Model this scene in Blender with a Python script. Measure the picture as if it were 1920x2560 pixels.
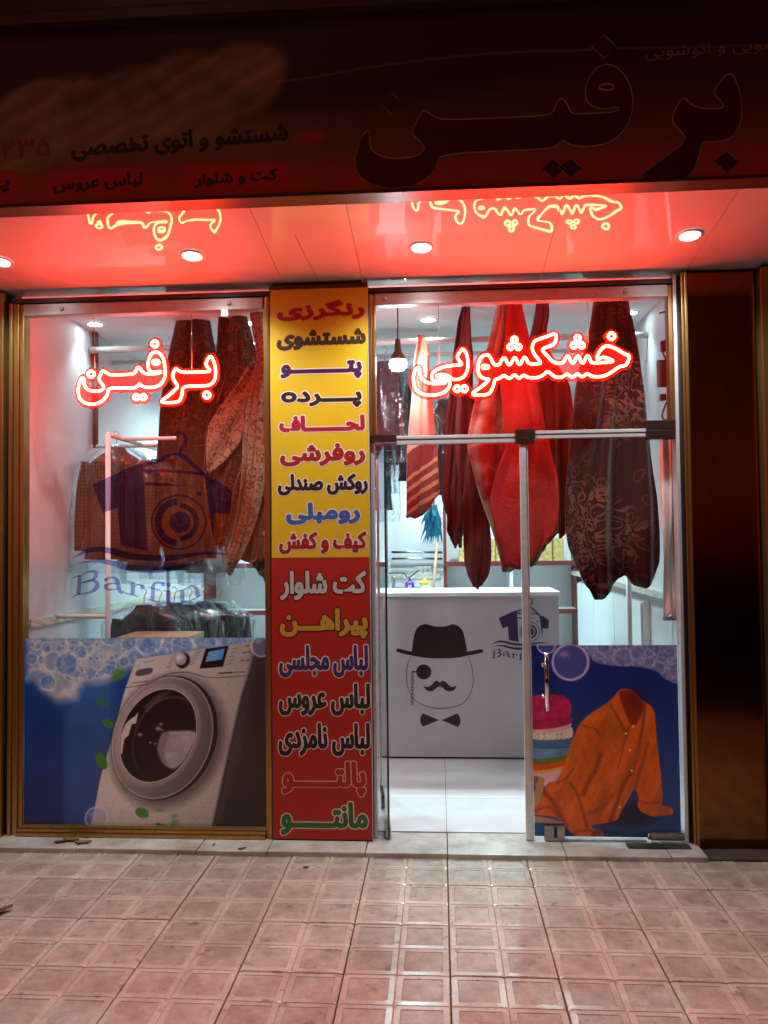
import bpy, bmesh, math, random, unicodedata
import numpy as np
from mathutils import Vector, Matrix
from mathutils.geometry import tessellate_polygon

for o in list(bpy.data.objects):
    bpy.data.objects.remove(o, do_unlink=True)
S = bpy.context.scene
COL = S.collection
random.seed(7)

# ------------------------------------------------------------------ camera
CAM_LOC = np.array([-0.0202, -4.3107, 1.6272])
CAM_R = np.array([[0.9976725, -0.0669083, 0.0131469],
                  [0.0673129, 0.9971790, -0.0332121],
                  [-0.0108877, 0.0340198, 0.9993619]])     # columns: right, forward, up
FPX, PW, PH = 2042.4, 1920.0, 2560.0
cd = bpy.data.cameras.new('camera')
cam = bpy.data.objects.new('camera', cd)
COL.objects.link(cam)
m = Matrix.Identity(4)
for r in range(3):
    m[r][0] = CAM_R[r, 0]; m[r][1] = CAM_R[r, 2]; m[r][2] = -CAM_R[r, 1]; m[r][3] = CAM_LOC[r]
cam.matrix_world = m
cd.sensor_fit = 'VERTICAL'
cd.sensor_height = 24.0
cd.lens = FPX / PH * 24.0
cd.clip_start = 0.05
cd.clip_end = 500
S.camera = cam

# ------------------------------------------------------------------ night sky, weak added sun for street ambience, exposure
wd = bpy.data.worlds.new('World'); S.world = wd; wd.use_nodes = True
wn = wd.node_tree.nodes; wl = wd.node_tree.links
sky = wn.new('ShaderNodeTexSky'); sky.sky_type = 'NISHITA'; sky.sun_disc = False
sky.sun_elevation = math.radians(2.0); sky.sun_rotation = math.radians(200)
glow = wn.new('ShaderNodeMixRGB'); glow.blend_type = 'MULTIPLY'; glow.inputs[0].default_value = 1.0; glow.inputs[2].default_value = (1.0, .30, .17, 1)   # town glow
wl.new(sky.outputs[0], glow.inputs[1]); wl.new(glow.outputs[0], wn['Background'].inputs[0])
wn['Background'].inputs[1].default_value = 0.030
sd = bpy.data.lights.new('street_fill', 'SUN'); sd.energy = 0.02; sd.angle = math.radians(10); sd.color = (1.0, 0.75, 0.5)  # added dim warm sun standing in for ambient street light
so = bpy.data.objects.new('street_fill', sd); COL.objects.link(so)
so.rotation_euler = (math.radians(50), 0, math.radians(-20))
S.view_settings.view_transform = 'Standard'; S.view_settings.look = 'None'
S.view_settings.exposure = 0.0; S.view_settings.gamma = 1.0
S.view_settings.use_curve_mapping = False
S.render.engine = 'CYCLES'
cy = S.cycles
cy.use_denoising = True
cy.max_bounces = 8; cy.diffuse_bounces = 4; cy.glossy_bounces = 4
cy.transmission_bounces = 4; cy.transparent_max_bounces = 24
cy.sample_clamp_indirect = 4.0
cy.caustics_reflective = False; cy.caustics_refractive = False
cy.blur_glossy = 0.5

# ------------------------------------------------------------------ measuring helpers
F = 0.12          # the glass line of the shop front
ZS = 3.03         # underside of the canopy at the shop front; it rises gently towards the street
SLOPE = .125
def soff(Y): return 3.04 + SLOPE * (.12 - Y)
def _dir(x, y):
    return CAM_R @ np.array([(x - PW / 2) / FPX, 1.0, -(y - PH / 2) / FPX])
def at(x, y, Y=None, Z=None, X=None):
    d = _dir(x, y)
    if Z == 'soffit': t = (3.04 + SLOPE * (.12 - CAM_LOC[1]) - CAM_LOC[2]) / (d[2] + SLOPE * d[1])
    elif Z is not None: t = (Z - CAM_LOC[2]) / d[2]
    elif X is not None: t = (X - CAM_LOC[0]) / d[0]
    else: t = ((F if Y is None else Y) - CAM_LOC[1]) / d[1]
    return CAM_LOC + t * d
def px(P):
    q = (np.asarray(P, float) - CAM_LOC) @ CAM_R
    return PW / 2 + FPX * q[..., 0] / q[..., 1], PH / 2 - FPX * q[..., 2] / q[..., 1]
def Zm(ox, oy, s, pts):                     # crop coordinates -> photograph coordinates
    return [(ox + a / s, oy + b / s) for a, b in pts]
def lin(c):                                 # display colour -> linear
    c = np.asarray(c, float)
    return np.where(c <= 0.04045, c / 12.92, ((c + 0.055) / 1.055) ** 2.4)
def L8(r, g, b):
    return tuple(float(v) for v in lin(np.array([r, g, b]) / 255.0))

# ------------------------------------------------------------------ scene helpers
def thing(name, label, cat, loc=(0, 0, 0), group=None):
    o = bpy.data.objects.new(name, None); COL.objects.link(o)
    o.location = loc; o.empty_display_size = 0.1
    o['label'] = label; o['category'] = cat
    if group: o['group'] = group
    return o
def tag(o, label, cat, group=None, kind=None):
    if label: o['label'] = label
    if cat: o['category'] = cat
    if group: o['group'] = group
    if kind: o['kind'] = kind
    return o
def _root_off(p):
    v = Vector((0, 0, 0))
    while p is not None:
        if p.type == 'EMPTY' or p.get('_moved'): v += p.location
        p = p.parent
    return v
def adopt(o, parent):
    if parent is not None:
        o.parent = parent
        r = parent
        while r.parent is not None: r = r.parent
        if parent.parent is None:
            o.matrix_parent_inverse = Matrix.Translation(-parent.location)
    return o
def mesh_obj(name, verts, faces, mat, parent=None, smooth=False):
    me = bpy.data.meshes.new(name)
    me.from_pydata([tuple(map(float, v)) for v in verts], [], faces)
    me.update()
    o = bpy.data.objects.new(name, me); COL.objects.link(o)
    for mm in (mat if isinstance(mat, (list, tuple)) else [mat]): me.materials.append(mm)
    if smooth:
        me.polygons.foreach_set('use_smooth', [True] * len(me.polygons))
    return adopt(o, parent)
BOXF = [(0, 3, 2, 1), (4, 5, 6, 7), (0, 1, 5, 4), (1, 2, 6, 5), (2, 3, 7, 6), (3, 0, 4, 7)]
def boxv(x0, x1, y0, y1, z0, z1):
    return [(x0, y0, z0), (x1, y0, z0), (x1, y1, z0), (x0, y1, z0), (x0, y0, z1), (x1, y0, z1), (x1, y1, z1), (x0, y1, z1)]
def box(name, x0, x1, y0, y1, z0, z1, mat, parent=None, bevel=0.0):
    if bevel <= 0:
        return mesh_obj(name, boxv(x0, x1, y0, y1, z0, z1), BOXF, mat, parent)
    bm = bmesh.new()
    vs = [bm.verts.new(v) for v in boxv(x0, x1, y0, y1, z0, z1)]
    for f in BOXF: bm.faces.new([vs[i] for i in f])
    bmesh.ops.bevel(bm, geom=bm.edges[:], offset=bevel, segments=2, affect='EDGES', profile=0.6)
    me = bpy.data.meshes.new(name); bm.to_mesh(me); bm.free()
    o = bpy.data.objects.new(name, me); COL.objects.link(o); me.materials.append(mat)
    return adopt(o, parent)
def tube_geo(pts, r, sides=8, closed=False, cap=True):
    pts = [Vector(p) for p in pts]; n = len(pts)
    rr = r if isinstance(r, (list, tuple)) else [r] * n
    V, Fc = [], []
    prev = None
    for i, p in enumerate(pts):
        if closed: t = pts[(i + 1) % n] - pts[i - 1]
        else: t = pts[min(i + 1, n - 1)] - pts[max(i - 1, 0)]
        t.normalize()
        if prev is None:
            a = Vector((0, 1, 0)) if abs(t.y) < 0.9 else Vector((1, 0, 0))
            u = t.cross(a).normalized()
        else:
            u = (prev - t * prev.dot(t))
            u = u.normalized() if u.length > 1e-6 else t.orthogonal().normalized()
        prev = u; w = t.cross(u)
        for k in range(sides):
            an = 2 * math.pi * k / sides
            V.append(p + (u * math.cos(an) + w * math.sin(an)) * rr[i])
    rng = n if closed else n - 1
    for i in range(rng):
        j = (i + 1) % n
        for k in range(sides):
            k2 = (k + 1) % sides
            Fc.append((i * sides + k, i * sides + k2, j * sides + k2, j * sides + k))
    if cap and not closed:
        Fc.append(tuple(range(sides))[::-1]); Fc.append(tuple((n - 1) * sides + k for k in range(sides)))
    return V, Fc
def tube(name, pts, r, mat, parent=None, sides=8, closed=False):
    V, Fc = tube_geo(pts, r, sides, closed)
    return mesh_obj(name, V, Fc, mat, parent, smooth=True)
def lathe(name, c, prof, mat, parent=None, sides=24, smooth=True):   # prof: (radius, z) from bottom to top
    V, Fc = [], []
    for r, z in prof:
        for k in range(sides):
            a = 2 * math.pi * k / sides
            V.append((c[0] + r * math.cos(a), c[1] + r * math.sin(a), c[2] + z))
    for i in range(len(prof) - 1):
        for k in range(sides):
            k2 = (k + 1) % sides
            Fc.append((i * sides + k, i * sides + k2, (i + 1) * sides + k2, (i + 1) * sides + k))
    Fc.append(tuple(range(sides))[::-1]); Fc.append(tuple((len(prof) - 1) * sides + k for k in range(sides)))
    return mesh_obj(name, V, Fc, mat, parent, smooth)
def chaikin(p, it=2, closed=True):
    p = [tuple(q) for q in p]
    for _ in range(it):
        q = []; n = len(p)
        for i in range(n if closed else n - 1):
            a, b = p[i], p[(i + 1) % n]
            q.append((a[0] * .78 + b[0] * .22, a[1] * .78 + b[1] * .22))
            q.append((a[0] * .22 + b[0] * .78, a[1] * .22 + b[1] * .78))
        if not closed: q = [p[0]] + q + [p[-1]]
        p = q
    return p
def merge_geo(parts):
    V, Fc = [], []
    for v, f in parts:
        o = len(V); V += list(v); Fc += [tuple(i + o for i in q) for q in f]
    return V, Fc
def flat_poly(pts3):                         # filled polygon as triangles
    tri = tessellate_polygon([[Vector(p) for p in pts3]])
    return list(pts3), [tuple(t) for t in tri]
def ribbon(pts, ws):                         # 2D stroke of varying width -> polygon outline
    n = len(pts); Lp, Rp = [], []
    if not isinstance(ws, (list, tuple)): ws = [ws] * n
    for i in range(n):
        a = np.array(pts[max(i - 1, 0)], float); b = np.array(pts[min(i + 1, n - 1)], float)
        t = b - a; t /= (np.linalg.norm(t) + 1e-9); nn = np.array([-t[1], t[0]])
        q = np.array(pts[i], float)
        Lp.append(tuple(q + nn * ws[i] / 2)); Rp.append(tuple(q - nn * ws[i] / 2))
    V = Lp + Rp
    Fc = [(i, i + 1, n + i + 1, n + i) for i in range(n - 1)]
    return V, Fc
def smooth_line(pts, vals=None, k=6):        # Catmull-Rom through the points
    P = np.array(pts, float)
    if vals is not None: P = np.hstack([P, np.array(vals, float)[:, None]])
    out = []
    for i in range(len(P) - 1):
        p0 = P[max(i - 1, 0)]; p1 = P[i]; p2 = P[i + 1]; p3 = P[min(i + 2, len(P) - 1)]
        for j in range(k):
            t = j / k
            out.append(.5 * ((2 * p1) + (-p0 + p2) * t + (2 * p0 - 5 * p1 + 4 * p2 - p3) * t * t + (-p0 + 3 * p1 - 3 * p2 + p3) * t ** 3))
    out.append(P[-1])
    return np.array(out)
def circle2(cx, cy, rx, ry=None, n=24):
    ry = rx if ry is None else ry
    return [(cx + rx * math.cos(2 * math.pi * k / n), cy + ry * math.sin(2 * math.pi * k / n)) for k in range(n)]
def diamond(cx, cy, h, hy=None):
    hy = hy or h
    return [(cx, cy - hy), (cx + h, cy), (cx, cy + hy), (cx - h, cy)]

# ------------------------------------------------------------------ materials
def nmat(name):
    m_ = bpy.data.materials.new(name); m_.use_nodes = True
    nt = m_.node_tree
    return m_, nt, nt.nodes['Principled BSDF'], nt.nodes['Material Output']
def mat(name, col, rough=0.5, metal=0.0, var=0.0, vscale=8.0, bump=0.0, bscale=60.0, coat=0.0, spec=None, dirt=None, aniso=None):
    m_, nt, b, out = nmat(name)
    N, Lk = nt.nodes, nt.links
    b.inputs['Base Color'].default_value = (*col, 1)
    b.inputs['Roughness'].default_value = rough
    b.inputs['Metallic'].default_value = metal
    if spec is not None: b.inputs['Specular IOR Level'].default_value = spec
    if coat: b.inputs['Coat Weight'].default_value = coat; b.inputs['Coat Roughness'].default_value = 0.08
    tc = None
    if var or bump or dirt:
        tc = N.new('ShaderNodeTexCoord')
        mp = N.new('ShaderNodeMapping'); Lk.new(tc.outputs['Object'], mp.inputs[0])
        if aniso: mp.inputs['Scale'].default_value = aniso
    if var or dirt:
        nz = N.new('ShaderNodeTexNoise'); nz.inputs['Scale'].default_value = vscale; nz.inputs['Detail'].default_value = 6
        nz.inputs['Roughness'].default_value = 0.65
        Lk.new(mp.outputs[0], nz.inputs['Vector'])
        rp = N.new('ShaderNodeValToRGB')
        rp.color_ramp.elements[0].position = 0.3; rp.color_ramp.elements[1].position = 0.7
        dk = dirt if dirt else tuple(c * (1 - var) for c in col)
        rp.color_ramp.elements[0].color = (*dk, 1)
        rp.color_ramp.elements[1].color = (*[min(1, c * (1 + var * .5)) for c in col], 1)
        Lk.new(nz.outputs[0], rp.inputs[0]); Lk.new(rp.outputs[0], b.inputs['Base Color'])
        mr = N.new('ShaderNodeMapRange'); mr.inputs[3].default_value = min(1, rough * 1.25); mr.inputs[4].default_value = rough * .8
        Lk.new(nz.outputs[0], mr.inputs[0]); Lk.new(mr.outputs[0], b.inputs['Roughness'])
    if bump:
        n2 = N.new('ShaderNodeTexNoise'); n2.inputs['Scale'].default_value = bscale; n2.inputs['Detail'].default_value = 4
        Lk.new(mp.outputs[0], n2.inputs['Vector'])
        bp = N.new('ShaderNodeBump'); bp.inputs['Strength'].default_value = bump; bp.inputs['Distance'].default_value = 0.01
        Lk.new(n2.outputs[0], bp.inputs['Height']); Lk.new(bp.outputs[0], b.inputs['Normal'])
    return m_
def emit(name, col, st):
    m_, nt, b, out = nmat(name)
    e = nt.nodes.new('ShaderNodeEmission'); e.inputs[0].default_value = (*col, 1); e.inputs[1].default_value = st
    nt.links.new(e.outputs[0], out.inputs[0]); nt.nodes.remove(b)
    return m_
def glass(name, tint=(.96, .98, .97), base=0.04, rough=0.02, bump=0.0, bscale=20.0, cap=0.9):
    m_, nt, b, out = nmat(name); N, Lk = nt.nodes, nt.links
    nt.nodes.remove(b)
    tr = N.new('ShaderNodeBsdfTransparent'); tr.inputs[0].default_value = (*tint, 1)
    gl = N.new('ShaderNodeBsdfGlossy'); gl.inputs['Roughness'].default_value = rough
    lw = N.new('ShaderNodeLayerWeight'); lw.inputs['Blend'].default_value = 0.5
    pw = N.new('ShaderNodeMath'); pw.operation = 'POWER'; pw.inputs[1].default_value = 4.0
    mr = N.new('ShaderNodeMapRange'); mr.inputs[3].default_value = base; mr.inputs[4].default_value = cap
    mx = N.new('ShaderNodeMixShader')
    Lk.new(lw.outputs['Facing'], pw.inputs[0]); Lk.new(pw.outputs[0], mr.inputs[0]); Lk.new(mr.outputs[0], mx.inputs[0])
    Lk.new(tr.outputs[0], mx.inputs[1]); Lk.new(gl.outputs[0], mx.inputs[2]); Lk.new(mx.outputs[0], out.inputs[0])
    if bump:
        tc = N.new('ShaderNodeTexCoord'); nz = N.new('ShaderNodeTexNoise'); nz.inputs['Scale'].default_value = bscale
        mp = N.new('ShaderNodeMapping'); mp.inputs['Scale'].default_value = (1, 1, .35)
        nz.inputs['Detail'].default_value = 3; nz.inputs['Distortion'].default_value = 1.5
        bp = N.new('ShaderNodeBump'); bp.inputs['Strength'].default_value = bump; bp.inputs['Distance'].default_value = 0.02
        Lk.new(tc.outputs['Object'], mp.inputs[0]); Lk.new(mp.outputs[0], nz.inputs['Vector']); Lk.new(nz.outputs[0], bp.inputs['Height'])
        Lk.new(bp.outputs[0], gl.inputs['Normal']); Lk.new(bp.outputs[0], lw.inputs['Normal'])
    return m_
def attr_mat(name, rough=0.35, coat=0.0, grain=0.0):
    m_, nt, b, out = nmat(name); N, Lk = nt.nodes, nt.links
    a = N.new('ShaderNodeAttribute'); a.attribute_name = 'Col'
    b.inputs['Roughness'].default_value = rough
    if coat: b.inputs['Coat Weight'].default_value = coat; b.inputs['Coat Roughness'].default_value = .12
    Lk.new(a.outputs['Color'], b.inputs['Base Color'])
    return m_
def translucent_mat(name, col, alpha=0.7, rough=.4):
    m_, nt, b, out = nmat(name); N, Lk = nt.nodes, nt.links
    b.inputs['Base Color'].default_value = (*col, 1); b.inputs['Roughness'].default_value = rough
    ts = N.new('ShaderNodeBsdfTranslucent'); ts.inputs[0].default_value = (*col, 1)
    m1 = N.new('ShaderNodeMixShader'); m1.inputs[0].default_value = .4
    tr = N.new('ShaderNodeBsdfTransparent'); m2 = N.new('ShaderNodeMixShader'); m2.inputs[0].default_value = alpha
    Lk.new(b.outputs[0], m1.inputs[1]); Lk.new(ts.outputs[0], m1.inputs[2])
    Lk.new(tr.outputs[0], m2.inputs[1]); Lk.new(m1.outputs[0], m2.inputs[2]); Lk.new(m2.outputs[0], out.inputs[0])
    return m_

M = {}
M['gold'] = mat('gold_aluminium', (.46, .28, .095), .30, .9, var=.18, vscale=25, bump=.04, bscale=90, aniso=(1, 1, .08))
M['gold_dark'] = mat('gold_mirror_panel', (.25, .115, .04), .11, 1.0, var=.25, vscale=5, bump=.03, bscale=3)
M['alu'] = mat('brushed_aluminium', (.72, .73, .74), .36, .45, var=.12, vscale=30, bump=.05, bscale=80, aniso=(.1, 1, 1))
M['alu_white'] = mat('satin_aluminium_rail', (.55, .53, .52), .4, .6, var=.2, vscale=10)
M['steel'] = mat('worn_steel', (.45, .44, .43), .3, 1.0, var=.35, vscale=20)
M['chrome'] = mat('chrome', (.8, .8, .8), .08, 1.0)
M['black'] = mat('black_gap', (.012, .010, .010), .7)
M['darkrail'] = mat('dark_track', (.05, .035, .03), .4, .4, var=.4, vscale=12)
M['glass'] = glass('clear_glass')
M['glass_edge'] = mat('green_black_glass_edge', (.02, .045, .045), .12, 0, spec=.8)
M['plastic'] = glass('plastic_cover', (.94, .96, .98), .10, .06, bump=1.0, bscale=16, cap=.8)
M['wall'] = mat('painted_wall', (.58, .58, .60), .6, var=.06, vscale=2.5, bump=.05, bscale=120)
M['ceil'] = mat('painted_ceiling', (.74, .74, .75), .6, var=.05, vscale=3)
M['white_lam'] = mat('white_laminate', (.80, .82, .83), .35, var=.04, vscale=4)
M['grey_lam'] = mat('counter_laminate', (.47, .46, .48), .38, var=.05, vscale=5, bump=.03, bscale=200)
M['red_trim'] = mat('dark_red_edging', (.16, .022, .02), .4, var=.2)
M['soffit'] = mat('gloss_white_panel', (.72, .68, .66), .45, 0, var=.03, vscale=2)
def soffit_gloss():
    m_ = M['soffit']; b = m_.node_tree.nodes['Principled BSDF']
    for l in list(b.inputs['Roughness'].links): m_.node_tree.links.remove(l)
    b.inputs['Roughness'].default_value = .5
    b.inputs['Coat Weight'].default_value = 1.0; b.inputs['Coat Roughness'].default_value = .025; b.inputs['Coat IOR'].default_value = 1.62
    N = m_.node_tree.nodes; g_ = N.new('ShaderNodeNewGeometry'); z_ = N.new('ShaderNodeTexNoise'); z_.inputs['Scale'].default_value = 3.0; z_.inputs['Detail'].default_value = 2
    w_ = N.new('ShaderNodeBump'); w_.inputs['Strength'].default_value = .12; w_.inputs['Distance'].default_value = .02
    m_.node_tree.links.new(g_.outputs['Position'], z_.inputs['Vector']); m_.node_tree.links.new(z_.outputs[0], w_.inputs['Height']); m_.node_tree.links.new(w_.outputs[0], b.inputs['Coat Normal'])   # panels are never quite flat
soffit_gloss()
M['marble'] = mat('white_marble', (.62, .58, .53), .22, var=.12, vscale=6, dirt=(.34, .29, .24))
M['ifloor'] = mat('white_floor_tile', (.66, .67, .66), .14, var=.05, vscale=4, dirt=(.60, .60, .59))
M['tile_frame'] = mat('pavement_tile_smooth', (.55, .465, .375), .26, var=.25, vscale=9, bump=.05, bscale=70, dirt=(.45, .365, .30))
M['tile_panel'] = mat('pavement_tile_rough', (.44, .36, .29), .42, var=.25, vscale=14, bump=.25, bscale=160, dirt=(.27, .21, .17))
M['joint'] = mat('dirty_joint', (.06, .035, .026), .9, var=.4)
M['asphalt'] = mat('asphalt', (.045, .043, .042), .85, var=.3, vscale=20, bump=.5, bscale=200)
M['fascia_trim'] = mat('brown_fascia_trim', (.10, .06, .04), .35, .3, var=.3, vscale=3, aniso=(.1, 1, 1))
M['lamp'] = emit('downlight_lens', (.88, .97, 1.0), 40.0)
M['lamp_in'] = emit('indoor_downlight_lens', (.72, .95, 1.0), 40.0)
M['bulb'] = emit('led_bulb', (.78, .95, 1.0), 150.0)
M['lamp_rim'] = mat('downlight_rim', (.75, .75, .75), .3, 0)
M['neon'] = emit('red_neon_tube', (1.0, .040, .018), 225.0)
M['neon_plate'] = translucent_mat('red_halo_acrylic', (.13, .008, .003), .78, .3)
M['white_paint'] = mat('white_painted_pipe', (.70, .68, .66), .35, var=.06)
M['wood'] = mat('pale_wood', (.36, .24, .13), .5, var=.3, vscale=14, aniso=(1, 1, .1))
def film(name, tint, col, cover):
    m_, nt, b, out = nmat(name); N, Lk = nt.nodes, nt.links
    b.inputs['Base Color'].default_value = (*col, 1); b.inputs['Roughness'].default_value = .4
    tr = N.new('ShaderNodeBsdfTransparent'); tr.inputs[0].default_value = (*tint, 1); m2 = N.new('ShaderNodeMixShader'); m2.inputs[0].default_value = cover
    Lk.new(tr.outputs[0], m2.inputs[1]); Lk.new(b.outputs[0], m2.inputs[2]); Lk.new(m2.outputs[0], out.inputs[0])
    return m_
M['purple'] = film('purple_vinyl', (.48, .38, .68), (.04, .010, .10), .10)
M['purple_print'] = mat('purple_print', (.040, .012, .075), .4)
M['black_print'] = mat('black_print', (.010, .006, .006), .4)

# ================================================================== STRUCTURE
YF = float(at(960, 506, Z='soffit')[1]); ZFR = soff(YF)           # street face of the canopy, about 1.3 m out
# ---- ground, pavement
g = mesh_obj('ground', [(-60, -60, -.06), (60, -60, -.06), (60, 60, -.06), (-60, 60, -.06)], [(0, 1, 2, 3)], M['asphalt'])
g['kind'] = 'structure'
pav = box('pavement', -4.2, 4.2, -3.6, -.02, -.14, -.012, M['joint']); pav['kind'] = 'structure'
def tile_mesh():
    V, Fc, MI = [], [], []
    q = .198 / 2
    def octo(cx, cy, h, c, z):
        i = len(V)
        for sx, sy in ((-h + c, -h), (h - c, -h), (h, -h + c), (h, h - c), (h - c, h), (-h + c, h), (-h, h - c), (-h, -h + c)):
            V.append((cx + sx, cy + sy, z))
        return i
    def ring(a, b, mi):
        for k in range(8):
            Fc.append((a + k, a + (k + 1) % 8, b + (k + 1) % 8, b + k)); MI.append(mi)
    for cx in (-.099, .099):
        for cy_ in (-.099, .099):
            a = octo(cx, cy_, q - .0003, .0006, -.0034)
            b = octo(cx, cy_, q - .0030, .012, 0.0)
            c = octo(cx, cy_, q - .025, .004, 0.0008)
            d = octo(cx, cy_, q - .0272, .003, -.0013)
            ring(a, b, 0); ring(b, c, 0); ring(c, d, 1)
            Fc.append(tuple(range(d, d + 8))); MI.append(1)
    h = .1975
    i = len(V); V.extend([(-h, -h, -.0034), (h, -h, -.0034), (h, h, -.0034), (-h, h, -.0034)])
    j = len(V); V.extend([(-h, -h, -.03), (h, -h, -.03), (h, h, -.03), (-h, h, -.03)])
    for k in range(4):
        Fc.append((j + k, j + (k + 1) % 4, i + (k + 1) % 4, i + k)); MI.append(1)
    me = bpy.data.meshes.new('tile'); me.from_pydata(V, [], Fc)
    me.polygons.foreach_set('material_index', MI)
    return me
def tile_mats():
    out = []
    for nm in ('tile_frame', 'tile_panel'):
        m_ = M[nm]; nt = m_.node_tree; N, Lk = nt.nodes, nt.links
        b = N['Principled BSDF']
        # every tile is a little different in tone, and dirt spots run across the tiles
        oi = N.new('ShaderNodeObjectInfo'); hs = N.new('ShaderNodeHueSaturation')
        mr = N.new('ShaderNodeMapRange'); mr.inputs[3].default_value = .90; mr.inputs[4].default_value = 1.12
        src = b.inputs['Base Color'].links[0].from_socket
        Lk.new(oi.outputs['Random'], mr.inputs[0]); Lk.new(mr.outputs[0], hs.inputs['Value']); Lk.new(src, hs.inputs['Color'])
        ge = N.new('ShaderNodeNewGeometry')
        nz = N.new('ShaderNodeTexNoise'); nz.inputs['Scale'].default_value = 5.5; nz.inputs['Detail'].default_value = 5
        Lk.new(ge.outputs['Position'], nz.inputs['Vector'])
        rp = N.new('ShaderNodeValToRGB'); rp.color_ramp.elements[0].position = .36; rp.color_ramp.elements[1].position = .56
        rp.color_ramp.elements[0].color = (.70, .65, .61, 1); rp.color_ramp.elements[1].color = (1, 1, 1, 1)
        Lk.new(nz.outputs[0], rp.inputs[0])
        n3 = N.new('ShaderNodeTexNoise'); n3.inputs['Scale'].default_value = 16; n3.inputs['Detail'].default_value = 2
        Lk.new(ge.outputs['Position'], n3.inputs['Vector'])
        r3 = N.new('ShaderNodeValToRGB'); r3.color_ramp.elements[0].position = .30; r3.color_ramp.elements[1].position = .355
        r3.color_ramp.elements[0].color = (.35, .32, .30, 1); r3.color_ramp.elements[1].color = (1, 1, 1, 1)
        Lk.new(n3.outputs[0], r3.inputs[0])
        m1 = N.new('ShaderNodeMixRGB'); m1.blend_type = 'MULTIPLY'; m1.inputs[0].default_value = .6
        m2 = N.new('ShaderNodeMixRGB'); m2.blend_type = 'MULTIPLY'; m2.inputs[0].default_value = .55
        Lk.new(hs.outputs[0], m1.inputs[1]); Lk.new(rp.outputs[0], m1.inputs[2])
        Lk.new(m1.outputs[0], m2.inputs[1]); Lk.new(r3.outputs[0], m2.inputs[2])
        Lk.new(m2.outputs[0], b.inputs['Base Color'])
        if nm == 'tile_frame':
            b.inputs['Coat Weight'].default_value = .4; b.inputs['Coat Roughness'].default_value = .2
        out.append(m_)
    return out
tm = tile_mesh()
for m_ in tile_mats(): tm.materials.append(m_)
rt = random.Random(3)
for j in range(8):
    for i in range(-8, 7):
        o = bpy.data.objects.new('tile', tm); COL.objects.link(o); o.parent = pav
        o.location = (.4 * i + .2, -.4 * j - .2, rt.uniform(-.0015, .0015))
        o.rotation_euler = (rt.uniform(-.003, .003), rt.uniform(-.003, .003), rt.choice((0, 1, 2, 3)) * math.pi / 2 + rt.uniform(-.002, .002))

# ---- marble threshold of separate slabs
thr = box('threshold', -2.55, 1.75, -.06, .30, -.10, .008, M['joint']); thr['kind'] = 'structure'
xs = [-2.50, -1.95, -1.30, -.93, -.42, .002, .60, 1.12]
for k in range(len(xs)):
    x0 = xs[k]; x1 = xs[k + 1] if k + 1 < len(xs) else 1.30
    box('slab', x0 + .002, x1 - .002, -.085 + .004 * math.sin(k * 2.1), .215, -.02, .026 + .0015 * math.sin(k * 3), M['marble'], thr, .004)
# ---- shop floor with large tiles
sf = box('shop_floor', -2.40, 1.40, .22, 4.2, -.10, .020, M['joint']); sf['kind'] = 'structure'
for i in range(7):
    for j in range(7):
        x0 = -2.4 + .6 * i; y0 = .22 + .58 * j
        box('tile', x0 + .0015, min(x0 + .6, 1.40) - .0015, y0 + .0015, min(y0 + .58, 4.2) - .0015, .01, .030, M['ifloor'], sf)
# ---- walls and ceiling of the shop
YB = 4.15
def struct(o, nm=None):
    o['kind'] = 'structure'; return o
wl_ = struct(box('wall_left', -2.55, -2.40, .20, YB + .1, .021, 3.3, M['wall']))
struct(box('wall_right', 1.36, 1.50, .22, YB + .1, .021, 3.3, M['wall']))
struct(box('wall_back', -2.40, 1.36, YB, YB + .12, .021, 3.3, M['wall']))
struct(box('ceiling', -2.40, 1.36, F + .10, YB, ZS + .06, ZS + .12, M['ceil']))
# patterned border tiles along both side walls
def border_mat():
    m_, nt, b, out = nmat('patterned_border_tile'); N, Lk = nt.nodes, nt.links
    tc = N.new('ShaderNodeTexCoord'); w = N.new('ShaderNodeTexWave'); w.wave_type = 'RINGS'
    w.inputs['Scale'].default_value = 9; w.inputs['Distortion'].default_value = 6; w.inputs['Detail'].default_value = 3
    Lk.new(tc.outputs['Object'], w.inputs['Vector'])
    rp = N.new('ShaderNodeValToRGB'); rp.color_ramp.elements[0].color = (.52, .47, .36, 1); rp.color_ramp.elements[1].color = (.66, .63, .54, 1)
    Lk.new(w.outputs[0], rp.inputs[0]); Lk.new(rp.outputs[0], b.inputs['Base Color']); b.inputs['Roughness'].default_value = .25
    return m_
M['border'] = border_mat()
bl = thing('tile_border', 'beige patterned tile border running along the left wall', 'tile border', (-2.398, .3, 1.15))
for k in range(13):
    box('tile', -2.3985, -2.388, .30 + .295 * k, .30 + .295 * (k + 1) - .004, 1.135, 1.185, M['border'], bl)
br = thing('tile_border', 'pale ledge of border tiles along the right wall beside the curtain', 'tile border', (1.35, .5, 1.25))
for k in range(12):
    box('tile', 1.28, 1.358, .40 + .3 * k, .40 + .3 * (k + 1) - .004, 1.262, 1.30, M['border'], br)

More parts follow.
